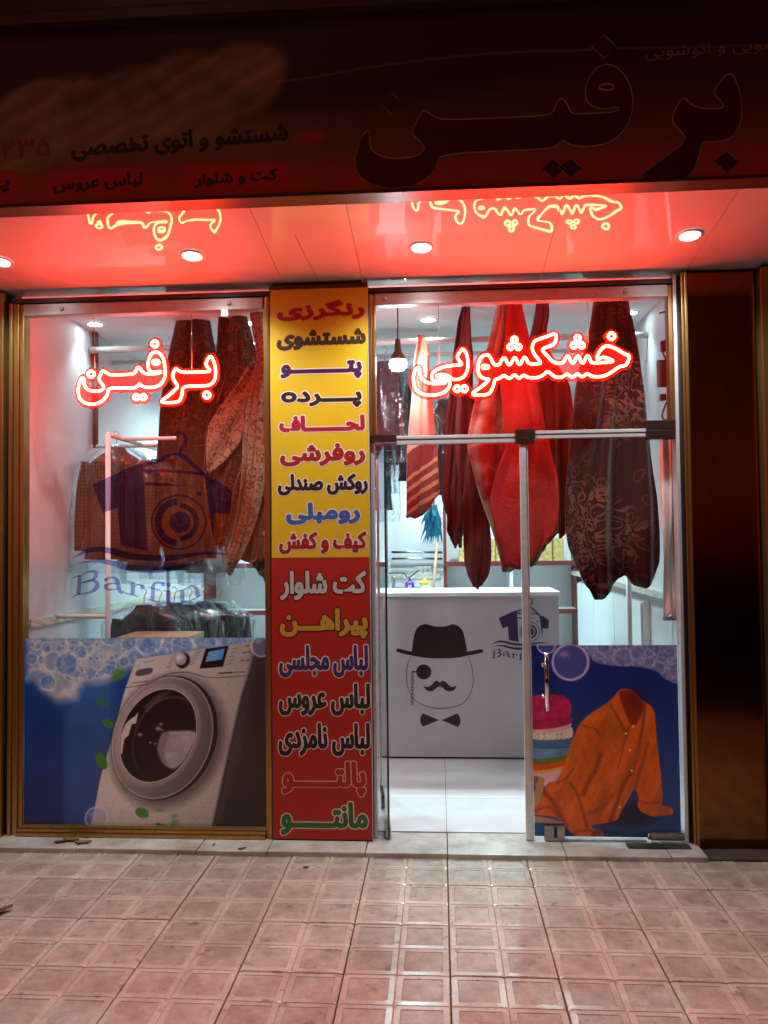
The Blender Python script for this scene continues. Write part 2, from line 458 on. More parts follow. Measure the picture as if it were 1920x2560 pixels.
# ---- canopy: soffit of gloss panels, body, street face
def slab(name, x0, x1, y0, y1, lo, hi, mt, parent=None, flat_top=None):
    V = [(x, y, soff(y) + lo) for x, y in ((x0, y0), (x1, y0), (x1, y1), (x0, y1))] + [(x, y, flat_top or soff(y) + hi) for x, y in ((x0, y0), (x1, y0), (x1, y1), (x0, y1))]
    return mesh_obj(name, V, BOXF, mt, parent)
cb = struct(slab('canopy_body', -4.2, 3.6, YF + .02, F - .02, .012, 0, M['black'], None, ZS + .95))
seams = [-4.2, -2.36, -.86, -.42, .55, 1.31, 2.5, 3.6]
for k in range(len(seams) - 1):
    o = slab('panel', seams[k] + .0012, seams[k + 1] - .0012, YF + .004, F + .045, 0, .010, M['soffit'], cb)
q0_, q1_ = at(738, 588, Z='soffit'), at(800, 706, Z='soffit')
tube('crack', [(q0_[0], q0_[1], q0_[2] - .0005), tuple((q0_ + q1_) / 2 - np.array([.004, 0, .0005])), (q1_[0], q1_[1], q1_[2] - .0005)], .0011, M['joint'], cb, 5)
def face_z(x, y): return float(at(x, y, Y=YF)[2])
ZT = face_z(960, 68)
sign = thing('fascia_sign', 'wide unlit printed fascia sign with large dark red Persian lettering above the canopy', 'shop sign', (0, YF, ZFR))
box('sign_box', -4.2, 3.6, YF - .10, YF + .019, ZFR + .0, ZT, M['fascia_trim'], sign)
box('top_trim', -4.2, 3.6, YF - .16, YF + .02, ZT + .002, ZT + .055, M['fascia_trim'], sign, .006)
box('upper_band', -4.2, 3.6, YF - .06, YF + .3, ZT + .057, ZT + .75, M['fascia_trim'], sign)
box('bottom_trim', -4.2, 3.6, YF - .112, YF - .101, ZFR - .004, ZFR + .012, M['fascia_trim'], sign)
YP = YF - .101                              # the printed sheet
# ---- upper storey, neighbours
ub = struct(box('upper_wall', -6, 5, -.3, .3, ZS + 1.7, 9, M['asphalt']))
struct(box('wall_side_left', -6, -2.62, .0, .5, 0, ZS + 1.7, M['asphalt']))
struct(box('wall_side_right', 1.76, 6, .14, .6, 0, ZS + 1.7, M['asphalt']))

# ================================================================== FIXED SHOP FRONT
# ---- gold pillars
pr = thing('gold_pillar', 'polished dark gold panel pillar right of the entrance', 'pillar', (1.48, .1, 0))
box('face_panel', 1.305, 1.655, .085, .30, .0, ZS - .003, M['gold_dark'], pr, .004)
box('return_strip', 1.665, 1.705, .02, .30, 0, ZS - .003, M['gold'], pr, .004)
box('gap', 1.656, 1.664, .10, .2, 0, ZS - .003, M['black'], pr)
pl = thing('gold_pillar', 'narrow gold panel pillar at the left edge beside the window', 'pillar', (-2.5, .1, 0))
box('face_panel', -2.78, -2.445, .06, .30, .0, ZS - .003, M['gold'], pl, .004)
box('edge_strip', -2.441, -2.425, .045, .30, 0, ZS - .003, M['gold'], pl, .003)

# ---- left show window
lw_ = thing('shop_window', 'left shop window in a gold frame with a blue poster below', 'window', (-1.63, F, .03))
XL0, XL1 = -2.405, -.935
for nm, a in (('frame_jamb', (XL0, XL0 + .018, F - .05, F + .05)), ('frame_jamb', (XL0 + .020, XL0 + .048, F - .035, F + .05)), ('frame_jamb', (XL0 + .050, XL0 + .072, F - .022, F + .05)),
              ('frame_jamb', (XL1 - .022, XL1 - .002, F - .035, F + .05)), ('frame_jamb', (XL1 - .036, XL1 - .024, F - .02, F + .05))):
    box(nm, *a, .028, 2.972, M['gold'], lw_, .003)
box('frame_gap', XL0 - .016, XL0 - .002, F - .02, F + .05, .028, ZS - .003, M['black'], lw_)
for k, (z0, z1, d) in enumerate(((.028, .046, .052), (.047, .064, .037), (.065, .078, .024))):
    box('frame_sill', XL0 + .073 if k == 2 else XL0 + .049, XL1 - .037, F - d, F + .05, z0, z1, M['gold'], lw_, .003)
rail = box('frame_head', XL0 + .073, XL1 - .037, F - .03, F + .03, 2.905, 2.972, M['alu_white'], lw_, .004)
box('head_track', XL0 + .02, XL1 - .002, F - .045, F + .04, 2.974, 2.998, M['darkrail'], lw_)
for x in (-2.11, -1.16):
    V, Fc = tube_geo([(x, F - .031, 2.94), (x, F - .036, 2.94), (x, F - .038, 2.94)], [.013, .012, .006], 12)
    mesh_obj('screw', V, Fc, M['alu_white'], rail)
box('glass_pane', XL0 + .060, XL1 - .030, F + .0, F + .008, .07, 2.93, M['glass'], lw_)
box('top_light', XL0 + .03, XL1 - .01, F + .0, F + .008, 2.998, ZS - .001, M['glass'], lw_)
box('tape', -1.205, -1.165, F - .032, F - .0305, 2.87, 2.93, M['alu_white'], lw_)

# ---- banner pillar
bp_ = struct(box('pillar_wall', -.933, -.392, .075, .5, .026, ZS - .003, mat('dark_stone', (.10, .05, .04), .5, var=.3)))
# ---- right shop front: fixed transom, posts
en = thing('entrance_frame', 'gold and aluminium entrance frame with glass transom above the doors', 'door frame', (.45, F, .03))
XR0, XR1 = -.388, 1.235
box('frame_post', XR0, XR0 + .016, F - .03, F + .05, 2.19, 2.972, M['gold'], en, .003)
box('frame_post', XR0 + .018, XR0 + .034, F - .018, F + .05, 2.19, 2.972, M['gold'], en, .003)
box('frame_post', XR0, XR0 + .020, F - .0, F + .05, .026, 2.188, M['alu'], en, .003)
box('frame_post', XR1 - .020, XR1, F - .02, F + .05, 2.19, 2.972, M['gold'], en, .003)
box('frame_post', XR1 + .002, XR1 + .020, F - .035, F + .05, .026, ZS - .003, M['alu'], en, .003)
box('frame_gap', XR1 + .021, XR1 + .040, F - .01, F + .05, .026, ZS - .003, M['black'], en)
box('frame_post', XR1 + .041, XR1 + .054, F - .045, F + .05, .026, ZS - .003, M['gold'], en, .003)
box('frame_post', XR1 + .055, XR1 + .069, F - .06, F + .05, .026, ZS - .003, M['gold'], en, .003)
hd = box('frame_head', XR0 + .036, XR1 - .022, F - .03, F + .03, 2.905, 2.972, M['alu_white'], en, .004)
box('head_track', XR0 + .001, XR1 - .001, F - .045, F + .04, 2.974, 2.998, M['darkrail'], en)
for x in (-.30, .845, .99):
    V, Fc = tube_geo([(x, F - .031, 2.94), (x, F - .036, 2.94), (x, F - .038, 2.94)], [.013, .012, .006], 12)
    mesh_obj('screw', V, Fc, M['alu_white'], hd)
box('transom_glass', XR0 + .025, XR1 - .012, F, F + .008, 2.185, 2.93, M['glass'], en)
box('top_light', XR0 + .02, XR1, F, F + .008, 2.998, ZS - .001, M['glass'], en)
ZD = 2.168
box('transom_clip', -.243, .395, F - .018, F + .022, ZD + .004, ZD + .022, M['alu'], en, .002)
box('transom_clip', -.243, .395, F - .014, F + .018, ZD - .024, ZD + .002, M['alu'], en, .002)
box('transom_clip', .500, 1.085, F - .018, F + .022, ZD + .018, ZD + .036, M['alu'], en, .002)
box('transom_clip', .500, 1.085, F - .014, F + .018, ZD - .006, ZD + .016, M['alu'], en, .002)
M['patch'] = mat('dark_patch_fitting', (.16, .11, .10), .25, .9, var=.25, vscale=15)
box('patch_fitting', XR0 + .001, -.245, F - .024, F + .028, ZD - .012, ZD + .030, M['patch'], en, .003)
pf = box('patch_fitting', .397, .498, F - .024, F + .028, ZD - .03, ZD + .045, M['patch'], en, .003)
for dx in (.43, .465):
    V, Fc = tube_geo([(dx, F - .0245, ZD - .005), (dx, F - .027, ZD - .005)], [.005, .004], 10); mesh_obj('screw', V, Fc, M['steel'], pf)
box('patch_fitting', 1.087, XR1 - .0, F - .026, F + .028, ZD + .030, ZD + .078, M['patch'], en, .003)
box('patch_fitting', 1.087, XR1 - .0, F - .024, F + .028, ZD - .022, ZD + .027, M['patch'], en, .003)

# ---- right door leaf (closed) with its edge bar, handle, lock and hinge
rd = thing('glass_door', 'closed right glass door with steel handle and orange shirt poster', 'door', (.85, F, .03))
box('glass_pane', .43, XR1 - .002, F - .004, F + .006, .038, ZD - .026, M['glass'], rd)
box('edge_bar', .418, .452, F - .014, F + .016, .032, ZD - .031, M['alu'], rd, .004)
box('edge_bar', .4545, .462, F - .008, F + .010, .032, ZD - .031, M['alu'], rd, .002)
hp0, hp1 = at(1364, 1632, F - .055), at(1370, 1776, F - .055)
hx = (hp0[0] + hp1[0]) / 2
hn = tube('handle', [(hx, F - .055, hp0[2]), (hx, F - .055, (hp0[2] + hp1[2]) / 2), (hx, F - .055, hp1[2])], .0125, M['chrome'], rd, 16)
for t in (.22, .76):
    zz = hp0[2] * (1 - t) + hp1[2] * t
    tube('standoff', [(hx - .016, F - .05, zz), (hx - .016, F - .01, zz), (hx - .016, F - .004, zz)], [.009, .009, .014], M['chrome'], hn, 12)
lk0, lk1 = at(1361, 2064, F - .02), at(1413, 2117, F - .02)
box('floor_lock', lk0[0], lk1[0], F - .022, F + .022, .034, lk0[2], M['steel'], rd, .004)
box('lock_cylinder', (lk0[0] + lk1[0]) / 2 - .004, (lk0[0] + lk1[0]) / 2 + .012, F - .027, F - .0225, .05, .105, M['black'], rd)
hg = box('floor_hinge', 1.062, XR1 - .002, F - .026, F + .024, .040, .085, M['steel'], rd, .006)
box('hinge_cap', 1.048, 1.060, F - .022, F + .02, .044, .081, M['chrome'], hg, .003)
box('kick_strip', .525, 1.045, F - .010, F + .010, .030, .0375, M['steel'], rd)
fc = tag(box('floor_closer', .93, 1.25, F - .10, F - .028, .020, .0315, M['darkrail'], None, .003), 'dark metal floor plate in the marble below the right door', 'floor plate')
# ---- left door leaf, swung inwards
ld = thing('glass_door', 'left glass door standing open inwards beside the banner pillar', 'door', (-.315, .08, .03))
def leaf_pt(t, z, off=0):
    a = math.radians(97)
    return (-.308 + math.cos(a) * t - math.sin(a) * off, .085 + math.sin(a) * t + math.cos(a) * off, z)
def leaf_box(name, t0, t1, z0, z1, th, mt):
    V = [leaf_pt(t, z, o) for z in (z0, z1) for t, o in ((t0, -th), (t1, -th), (t1, th), (t0, th))]
    return mesh_obj(name, V, [(0, 1, 2, 3), (4, 7, 6, 5), (0, 4, 5, 1), (1, 5, 6, 2), (2, 6, 7, 3), (3, 7, 4, 0)], mt, ld)
leaf_box('glass_pane', .006, .78, .036, ZD - .03, .004, M['glass'])
leaf_box('glass_edge', 0, .006, .036, ZD - .03, .0055, M['glass_edge'])
leaf_box('edge_bar', .78, .80, .036, ZD - .03, .012, M['alu'])
leaf_box('patch_fitting', .50, .70, .036, .11, .014, M['patch'])
leaf_box('patch_fitting', .02, .16, .036, .085, .014, M['steel'])
tube('handle', [leaf_pt(.69, .90, .04), leaf_pt(.69, 1.1, .04), leaf_pt(.69, 1.30, .04)], .0115, M['alu'], ld, 12)
# ---- neighbour strips at the right edge
ns = tag(box('neighbour_frame', 1.712, 1.755, .05, .14, 0, ZS - .003, M['gold'], None, .004), 'thin gold frame strip of the next shop at the right edge', 'frame')

# ================================================================== PERSIAN LETTERING
FORMS = {}
for cp in list(range(0xFB50, 0xFDFF)) + list(range(0xFE70, 0xFEFD)):
    dec = unicodedata.decomposition(chr(cp)).split()
    if len(dec) >= 2 and dec[0] in ('<isolated>', '<final>', '<initial>', '<medial>'):
        key = ''.join(chr(int(h, 16)) for h in dec[1:])
        FORMS.setdefault(key, {})[dec[0][1:-1]] = chr(cp)
TAT = '\u0640'
def shape(s):
    s2 = []; i = 0
    while i < len(s):
        if s[i] == '\u0644' and i + 1 < len(s) and s[i + 1] == '\u0627': s2.append('\u0644\u0627'); i += 2
        else: s2.append(s[i]); i += 1
    def joins_next(c): return c == TAT or 'initial' in FORMS.get(c, {})
    def joins_prev(c): return c == TAT or 'final' in FORMS.get(c, {})
    out = []
    for k, c in enumerate(s2):
        if c == TAT or c not in FORMS: out.append(c); continue
        p = k > 0 and joins_next(s2[k - 1]) and joins_prev(c)
        n = k + 1 < len(s2) and joins_next(c) and joins_prev(s2[k + 1])
        if c == '\u0647' and not p and not n: out.append('o'); continue      # the lone ring-shaped letter
        f = FORMS[c]
        out.append(f.get('medial' if p and n else 'final' if p else 'initial' if n else 'isolated', f.get('isolated', c)))
    return ''.join(reversed(out))
def text_geo(s):
    c = bpy.data.curves.new('lettering', 'FONT'); c.body = shape(s); c.size = 1.0
    c.resolution_u = 3; c.fill_mode = 'FRONT'
    o = bpy.data.objects.new('lettering', c); COL.objects.link(o)
    bpy.context.view_layer.update()
    me = bpy.data.meshes.new_from_object(o.evaluated_get(bpy.context.evaluated_depsgraph_get()))
    me.calc_loop_triangles()
    V = np.array([v.co[:2] for v in me.vertices]); Tr = [tuple(t.vertices) for t in me.loop_triangles]
    bpy.data.objects.remove(o); bpy.data.meshes.remove(me); bpy.data.curves.remove(c)
    return V, Tr
def fatten(mask, r):                        # grow a cut-out shape by r cells
    if r < .5: return mask
    k = int(math.ceil(r)); out = np.zeros_like(mask)
    for dy in range(-k, k + 1):
        w = r * r - dy * dy
        if w < 0: continue
        w = int(math.sqrt(w))
        row = mask.astype(np.int32)
        cs = np.cumsum(np.pad(row, ((0, 0), (w + 1, w))), 1)
        hz = (cs[:, 2 * w + 1:] - cs[:, :-2 * w - 1]) > 0
        if dy >= 0: out[dy:] |= hz[:hz.shape[0] - dy]
        else: out[:dy] |= hz[-dy:]
    return out
def mask_geo(mask, x0, z0, h, Y):           # flat vinyl cut-out from a fine mask, one strip per run of cells
    V, Fc = [], []; cache = {}
    def vt(i, j):
        if (i, j) not in cache: cache[(i, j)] = len(V); V.append((x0 + i * h, Y, z0 + j * h))
        return cache[(i, j)]
    for j in range(mask.shape[0]):
        r = np.flatnonzero(np.diff(np.concatenate([[0], mask[j].astype(np.int8), [0]])))
        for a_, b_ in zip(r[::2], r[1::2]): Fc.append((vt(a_, j), vt(b_, j), vt(b_, j + 1), vt(a_, j + 1)))
    return V, Fc
def letter_line(name, s, box_px, Y, mt, parent, bold=.007, outline=None, om=None, slope=0.0, h=.0014):
    (x0, y0), (x1, y1) = box_px
    V, Tr = text_geo(s)
    lo, hi = V.min(0), V.max(0)
    A = at(x0, y1, Y); B = at(x1, y0, Y)
    pad = (outline or 0) + .004
    ox, oz = A[0] - pad, min(A[2], B[2]) - pad - abs(slope) * .5
    W_, H_ = int((B[0] - A[0] + 2 * pad) / h) + 2, int((B[2] - A[2] + 2 * pad + abs(slope)) / h) + 2
    u = (V - lo) / (hi - lo)
    X = A[0] + bold + (B[0] - A[0] - 2 * bold) * u[:, 0]; Z_ = A[2] + bold + (B[2] - A[2] - 2 * bold) * u[:, 1] + slope * (X - (A[0] + B[0]) / 2)
    P = np.stack([(X - ox) / h, (Z_ - oz) / h], 1)
    mask = np.zeros((H_, W_), bool)
    for t in Tr:
        p0, p1, p2 = P[t[0]], P[t[1]], P[t[2]]
        i0, j0 = np.maximum(np.floor(np.minimum(np.minimum(p0, p1), p2)).astype(int), 0); i1, j1 = np.ceil(np.maximum(np.maximum(p0, p1), p2)).astype(int) + 1
        i1 = min(i1, W_); j1 = min(j1, H_)
        if i1 <= i0 or j1 <= j0: continue
        gx, gy = np.meshgrid(np.arange(i0, i1) + .5, np.arange(j0, j1) + .5)
        d = (p1[0] - p0[0]) * (p2[1] - p0[1]) - (p2[0] - p0[0]) * (p1[1] - p0[1])
        if abs(d) < 1e-9: continue
        a_ = ((gx - p0[0]) * (p2[1] - p0[1]) - (p2[0] - p0[0]) * (gy - p0[1])) / d; b_ = ((p1[0] - p0[0]) * (gy - p0[1]) - (gx - p0[0]) * (p1[1] - p0[1])) / d
        mask[j0:j1, i0:i1] |= (a_ >= -.02) & (b_ >= -.02) & (a_ + b_ <= 1.02)
    m1 = fatten(mask, bold / h)
    used = np.flatnonzero(m1.any(0)); cut = np.flatnonzero(np.diff(used) > .016 / h)      # one part for each word
    m2 = fatten(m1, outline / h) if outline else None
    edges = [0] + [int((used[c] + used[c + 1]) / 2) for c in cut] + [W_]
    for a_, b_ in zip(edges, edges[1:]):
        o = mesh_obj(name, *mask_geo(m1[:, a_:b_], ox + a_ * h, oz, h, Y), mt, parent)
        if outline: mesh_obj('letter_outline', *mask_geo(m2[:, a_:b_], ox + a_ * h, oz, h, Y + .0006), om, o)

# ================================================================== PAINTED FLAT PRINTS (colour per vertex of a fine sheet)
class Sheet:
    def __init__(self, x0, x1, z0, z1, Y, nx, ny, ox, oy, s):
        self.nx, self.ny = nx, ny
        gx, gz = np.meshgrid(np.linspace(x0, x1, nx), np.linspace(z1, z0, ny))
        self.P = np.stack([gx, np.full_like(gx, Y), gz], -1)
        a, b = px(self.P)
        self.X = (a - ox) * s; self.Y = (b - oy) * s
        self.u = (gx - x0) / (x1 - x0); self.v = (z1 - gz) / (z1 - z0)
        self.C = np.zeros((ny, nx, 3))
        self.soft = abs(self.X[0, 1] - self.X[0, 0]) * 1.1
    def over(self, a, col):
        col = np.asarray(col, float)
        self.C += (col - self.C) * np.clip(a, 0, 1)[..., None]
    def dpoly(self, pts, closed=True):
        P = np.asarray(pts, float); n = len(P)
        best = np.full(self.X.shape, 1e18); ins = np.zeros(self.X.shape, bool)
        for i in range(n if closed else n - 1):
            a, b = P[i], P[(i + 1) % n]; d = b - a; L2 = d @ d + 1e-9
            t = np.clip(((self.X - a[0]) * d[0] + (self.Y - a[1]) * d[1]) / L2, 0, 1)
            best = np.minimum(best, (self.X - a[0] - t * d[0]) ** 2 + (self.Y - a[1] - t * d[1]) ** 2)
            if closed:
                c = (a[1] > self.Y) != (b[1] > self.Y)
                if d[1] != 0:
                    ins ^= c & (self.X < d[0] * (self.Y - a[1]) / d[1] + a[0])
        dd = np.sqrt(best)
        return np.where(ins, -dd, dd) if closed else dd
    def poly(self, pts, col, soft=None, al=1.0, rnd=1):
        if rnd: pts = chaikin(pts, rnd)
        w = soft or self.soft
        self.over(al * np.clip(.5 - self.dpoly(pts) / w, 0, 1), col)
    def line(self, pts, w, col, soft=None, al=1.0):
        sf_ = soft or self.soft
        self.over(al * np.clip(.5 - (self.dpoly(pts, False) - w / 2) / sf_, 0, 1), col)
    def dell(self, cx, cy, sxx, syy, sxy=0):
        det = sxx * syy - sxy * sxy; dx = self.X - cx; dy = self.Y - cy
        return np.sqrt(np.maximum(0, (syy * dx * dx - 2 * sxy * dx * dy + sxx * dy * dy) / det))
    def disc(self, cx, cy, r, col, soft=None, al=1.0, ry=None, rot=0):
        c, s = math.cos(rot), math.sin(rot); dx = self.X - cx; dy = self.Y - cy
        ry = ry or r
        d = np.sqrt(((dx * c + dy * s) / r) ** 2 + ((-dx * s + dy * c) / ry) ** 2)
        w = (soft or self.soft) / r
        self.over(al * np.clip(.5 - (d - 1) / w, 0, 1), col)
    def bubble(self, cx, cy, r, tint, rim, al=.8):
        d = np.hypot(self.X - cx, self.Y - cy) / r
        self.over(al * .55 * np.clip((1 - d) / .04 + .5, 0, 1), tint)
        self.over(al * np.exp(-((d - .95) / .07) ** 2), rim)
        self.over(al * .5 * np.exp(-(((self.X - cx + r * .35) / (r * .3)) ** 2 + ((self.Y - cy + r * .4) / (r * .2)) ** 2)), rim)
    def noise(self, scale, seed, stretch=(1, 1), rot=0):
        rg = np.random.default_rng(seed); n = 64
        T = rg.random((n, n)); c, s = math.cos(rot), math.sin(rot)
        out = 0; amp = 1; tot = 0
        for o in range(4):
            x = (self.X * c + self.Y * s) / scale / stretch[0] * 2 ** o; y = (-self.X * s + self.Y * c) / scale / stretch[1] * 2 ** o
            xi = np.floor(x).astype(int); yi = np.floor(y).astype(int); fx = x - xi; fy = y - yi
            fx = fx * fx * (3 - 2 * fx); fy = fy * fy * (3 - 2 * fy)
            g = lambda i, j: T[(yi + j) % n, (xi + i) % n]
            out = out + amp * ((g(0, 0) * (1 - fx) + g(1, 0) * fx) * (1 - fy) + (g(0, 1) * (1 - fx) + g(1, 1) * fx) * fy)
            tot += amp; amp *= .5
        return out / tot
    def build(self, name, mt, parent=None):
        ny, nx = self.ny, self.nx
        me = bpy.data.meshes.new(name)
        V = self.P.reshape(-1, 3)
        idx = np.arange(nx * ny).reshape(ny, nx)
        q = np.stack([idx[1:, :-1], idx[1:, 1:], idx[:-1, 1:], idx[:-1, :-1]], -1).reshape(-1, 4)
        me.vertices.add(len(V)); me.vertices.foreach_set('co', V.astype(np.float32).ravel())
        me.loops.add(q.size); me.loops.foreach_set('vertex_index', q.ravel().astype(np.int32))
        me.polygons.add(len(q)); me.polygons.foreach_set('loop_start', (np.arange(len(q)) * 4).astype(np.int32))
        me.update(calc_edges=True)
        at_ = me.color_attributes.new('Col', 'FLOAT_COLOR', 'POINT')
        c4 = np.ones((len(V), 4), np.float32); c4[:, :3] = lin(np.clip(self.C, 0, 1).reshape(-1, 3))
        at_.data.foreach_set('color', c4.ravel())
        me.materials.append(mt)
        o = bpy.data.objects.new(name, me); COL.objects.link(o)
        return adopt(o, parent)

# ---- washing-machine poster on the left window (drawn in crop coordinates)
A0 = at(68, 1596, F - .004); A1 = at(670, 2073, F - .004)
sh = Sheet(XL0 + .0735, XL1 - .0375, .079, A0[2], F - .003, 460, 366, 240, 1580, 3.687)
blue = np.stack([.02 + .05 * (1 - sh.v), .16 + .20 * (1 - sh.v) * .8, .42 + .22 * (1 - sh.v)], -1)
sh.C[:] = blue
nz = sh.noise(500, 1)
sh.C *= (.72 + .5 * nz)[..., None]
sh.over(np.clip(.8 - np.abs(sh.X + 60) / 350, 0, .30), (.45, .62, .85))         # the misty stream
rg = random.Random(11)
foam = [(-640, 40), (-640, 440), (-560, 450), (-480, 560), (-350, 650), (-180, 620), (-110, 480), (60, 470), (180, 420), (330, 330), (480, 200), (700, 190), (1000, 150), (1250, 90), (1590, 80), (1590, 40)]
fd = sh.dpoly(foam)
fa = np.clip(.5 - fd / 90, 0, 1)
sh.over(fa * (.42 + .55 * sh.noise(70, 5)), (.93, .86, .80))
for k in range(230):
    x = rg.uniform(-640, 1500); r = rg.choice((14, 18, 22, 30, 40, 60, 90)) * rg.uniform(.7, 1.2)
    lim = 440 if x < 0 else max(90, 420 - .3 * x)
    y = rg.uniform(50, lim)
    if r > 50 and x < -300: y = rg.uniform(200, 480)
    d = np.hypot(sh.X - x, sh.Y - y) / r
    inside = np.clip((1 - d) * 6, 0, 1) * np.clip(.5 - fd / 120, 0, 1)
    sh.over(inside * .45, (.30, .48, .70))
    sh.over(np.exp(-((d - 1) / .16) ** 2) * .34 * np.clip(.6 - fd / 100, 0, 1), (.92, .90, .88))
# machine body
front = [(370, 250), (1440, 85), (1465, 180), (1400, 410), (1340, 600), (1230, 1080), (1060, 1860), (-70, 1860), (-20, 1660), (40, 1350), (140, 1000), (270, 520)]
grad = .80 - .20 * np.clip((sh.X - 300) / 1200, 0, 1) - .10 * np.clip((sh.Y - 1500) / 400, 0, 1)
bodyc = np.stack([grad, grad * .955, grad * .93], -1)
sh.poly(front, bodyc, rnd=0, soft=9)
side = [(1440, 85), (1700, 40), (1700, 1900), (1050, 1900), (1230, 1080), (1340, 600), (1400, 410), (1462, 180)]
sdg = np.clip(.24 - .12 * sh.v + .05 * sh.noise(200, 8), .05, .4)
sh.poly(side, np.stack([sdg, sdg * .86, sdg * .84], -1), rnd=0, soft=40)
sh.poly([(1430, 90), (1500, 75), (1400, 800), (1250, 1400), (1100, 1900), (1050, 1900), (1230, 1080), (1340, 600), (1400, 410)], (.30, .26, .26), soft=60, al=.45, rnd=0)
sh.line([(1500, 240), (1440, 560), (1380, 830)], 4, (.08, .06, .06), al=.7)
# door shadow on the body, then ring
E = lambda cx, cy, hx, hy, sxy: sh.dell(cx, cy, hx * hx, hy * hy, sxy)
d1 = E(665, 1010, 520, 600, -48000)
sh.over(np.clip((1.12 - d1) / .20, 0, 1) * .72, (.26, .22, .23))
d0 = E(630, 977, 492, 575, -46000)
aa = lambda d, lim, h=400: np.clip(.5 - (d - lim) * h / sh.soft, 0, 1)
sh.over(aa(d0, 1.0), (.12, .09, .09))
side_l = np.clip((sh.X - 250) / 900, 0, 1)
ringv = .62 - .30 * side_l + .12 * np.clip((800 - sh.Y) / 600, 0, 1) * (1 - side_l) - .10 * np.clip((sh.Y - 1000) / 500, 0, 1)
d0b = E(612, 976, 470, 566, -46000)
sh.over(aa(d0b, 1.0), np.stack([ringv, ringv * .93, ringv * .94], -1))
sh.over(np.exp(-((d0b - .985) / .012) ** 2) * .6, (.78, .74, .74))
d2 = E(572, 955, 357, 432, -34000)
sh.over(np.exp(-((d2 - 1.06) / .05) ** 2) * .35, (.75, .70, .70))
sh.over(aa(d2, 1.0, 350), (.085, .06, .06))
sh.over(np.exp(-((d2 - 1.0) / .012) ** 2) * .85, (.86, .82, .80))
ind = aa(d2, .985, 350)
def inside(f): return f * ind
sh.over(inside(np.clip(.5 - sh.dpoly([(222, 1120), (225, 960), (270, 850), (300, 815), (365, 770), (388, 742), (372, 842), (330, 852), (300, 955), (262, 985), (240, 1130)]) / 9, 0, 1)), (.80, .76, .70))
sh.over(inside(np.clip(.5 - sh.dpoly([(440, 690), (560, 580), (700, 540), (600, 620), (470, 730)]) / 40, 0, 1)) * .45, (.55, .48, .48))
d3 = E(650, 985, 310, 385, -26000)
sh.over(inside(np.exp(-((d3 - 1) / .035) ** 2) * .55 * np.clip((1300 - sh.Y) / 500 + .4, 0, 1)), (.42, .36, .36))
d4 = E(700, 985, 290, 360, -26000)
sh.over(inside(aa(d4, 1.0, 300)) * .6, (.13, .09, .09))
cloth_p = [(625, 915), (910, 905), (930, 950), (890, 1060), (810, 1200), (710, 1272), (620, 1220), (575, 1130), (563, 1060), (590, 970)]
cn = .62 + .25 * sh.noise(60, 3)
sh.over(inside(np.clip(.5 - sh.dpoly(chaikin(cloth_p, 2)) / 24, 0, 1)), np.stack([cn * .80, cn * .76, cn * .78], -1))
sh.over(inside(np.clip(.5 - sh.dpoly(chaikin([(622, 925), (690, 930), (640, 1030), (630, 1120), (650, 1230), (590, 1170), (565, 1060), (585, 980)], 2)) / 26, 0, 1)) * .6, (.42, .36, .40))
for x, y, w in ((575, 890, 26), (600, 850, 16), (500, 1020, 12), (545, 1030, 9), (405, 945, 22), (610, 905, 10)):
    sh.disc(x, y, w, (.78, .72, .70), soft=w, al=.7, ry=w * .7)
# control panel
sh.line([(265, 515), (470, 485), (560, 440), (640, 395), (720, 374), (830, 370), (920, 388), (1020, 420), (1100, 422), (1400, 402), (1450, 458)], 6, (.20, .16, .15))
sh.poly([(375, 348), (532, 324), (516, 388), (358, 412)], (.36, .33, .34), rnd=1)
sh.disc(800, 262, 66, (.16, .13, .13), ry=76, rot=.4)
sh.disc(776, 246, 58, (.62, .58, .60)); sh.disc(765, 232, 36, (.82, .78, .80), soft=40)
sh.poly([(1010, 155), (1225, 125), (1170, 320), (955, 338)], (.09, .07, .08), rnd=0)
sh.poly([(1040, 182), (1188, 152), (1165, 252), (1008, 276)], (.30, .55, .95), rnd=0)
for k in range(5): sh.line([(1035 - 5 * k, 195 + 17 * k), (1120 - 4 * k + 10 * (k % 2), 180 + 17 * k)], 5, (.62, .82, 1.0), al=.7)
for k in range(7):
    sh.line([(650 + 12 * k * .8, 330 - 20 * k), (690 + 12 * k * .8, 322 - 20 * k)], 5, (.36, .30, .30), al=.75)
    sh.line([(850 + 13 * k, 300 - 20 * k), (905 + 11 * k, 292 - 20 * k)], 5, (.36, .30, .30), al=.75)
for k in range(5): sh.line([(1200 + 14 * k, 300 - 36 * k), (1245 + 14 * k, 292 - 36 * k)], 6, (.36, .30, .30), al=.75)
for x, y in ((1335, 262), (1380, 262), (1360, 190), (1385, 132), (1400, 185)): sh.line([(x, y), (x + 26, y - 3)], 14, (.30, .25, .25), al=.7)
sh.line([(1135, 380), (1255, 372)], 12, (.14, .10, .10)); sh.line([(1270, 370), (1375, 368)], 8, (.2, .16, .16), al=.8)
sh.line([(440, 280), (535, 262)], 6, (.45, .40, .40)); sh.line([(340, 470), (480, 452)], 8, (.30, .26, .26), al=.8)
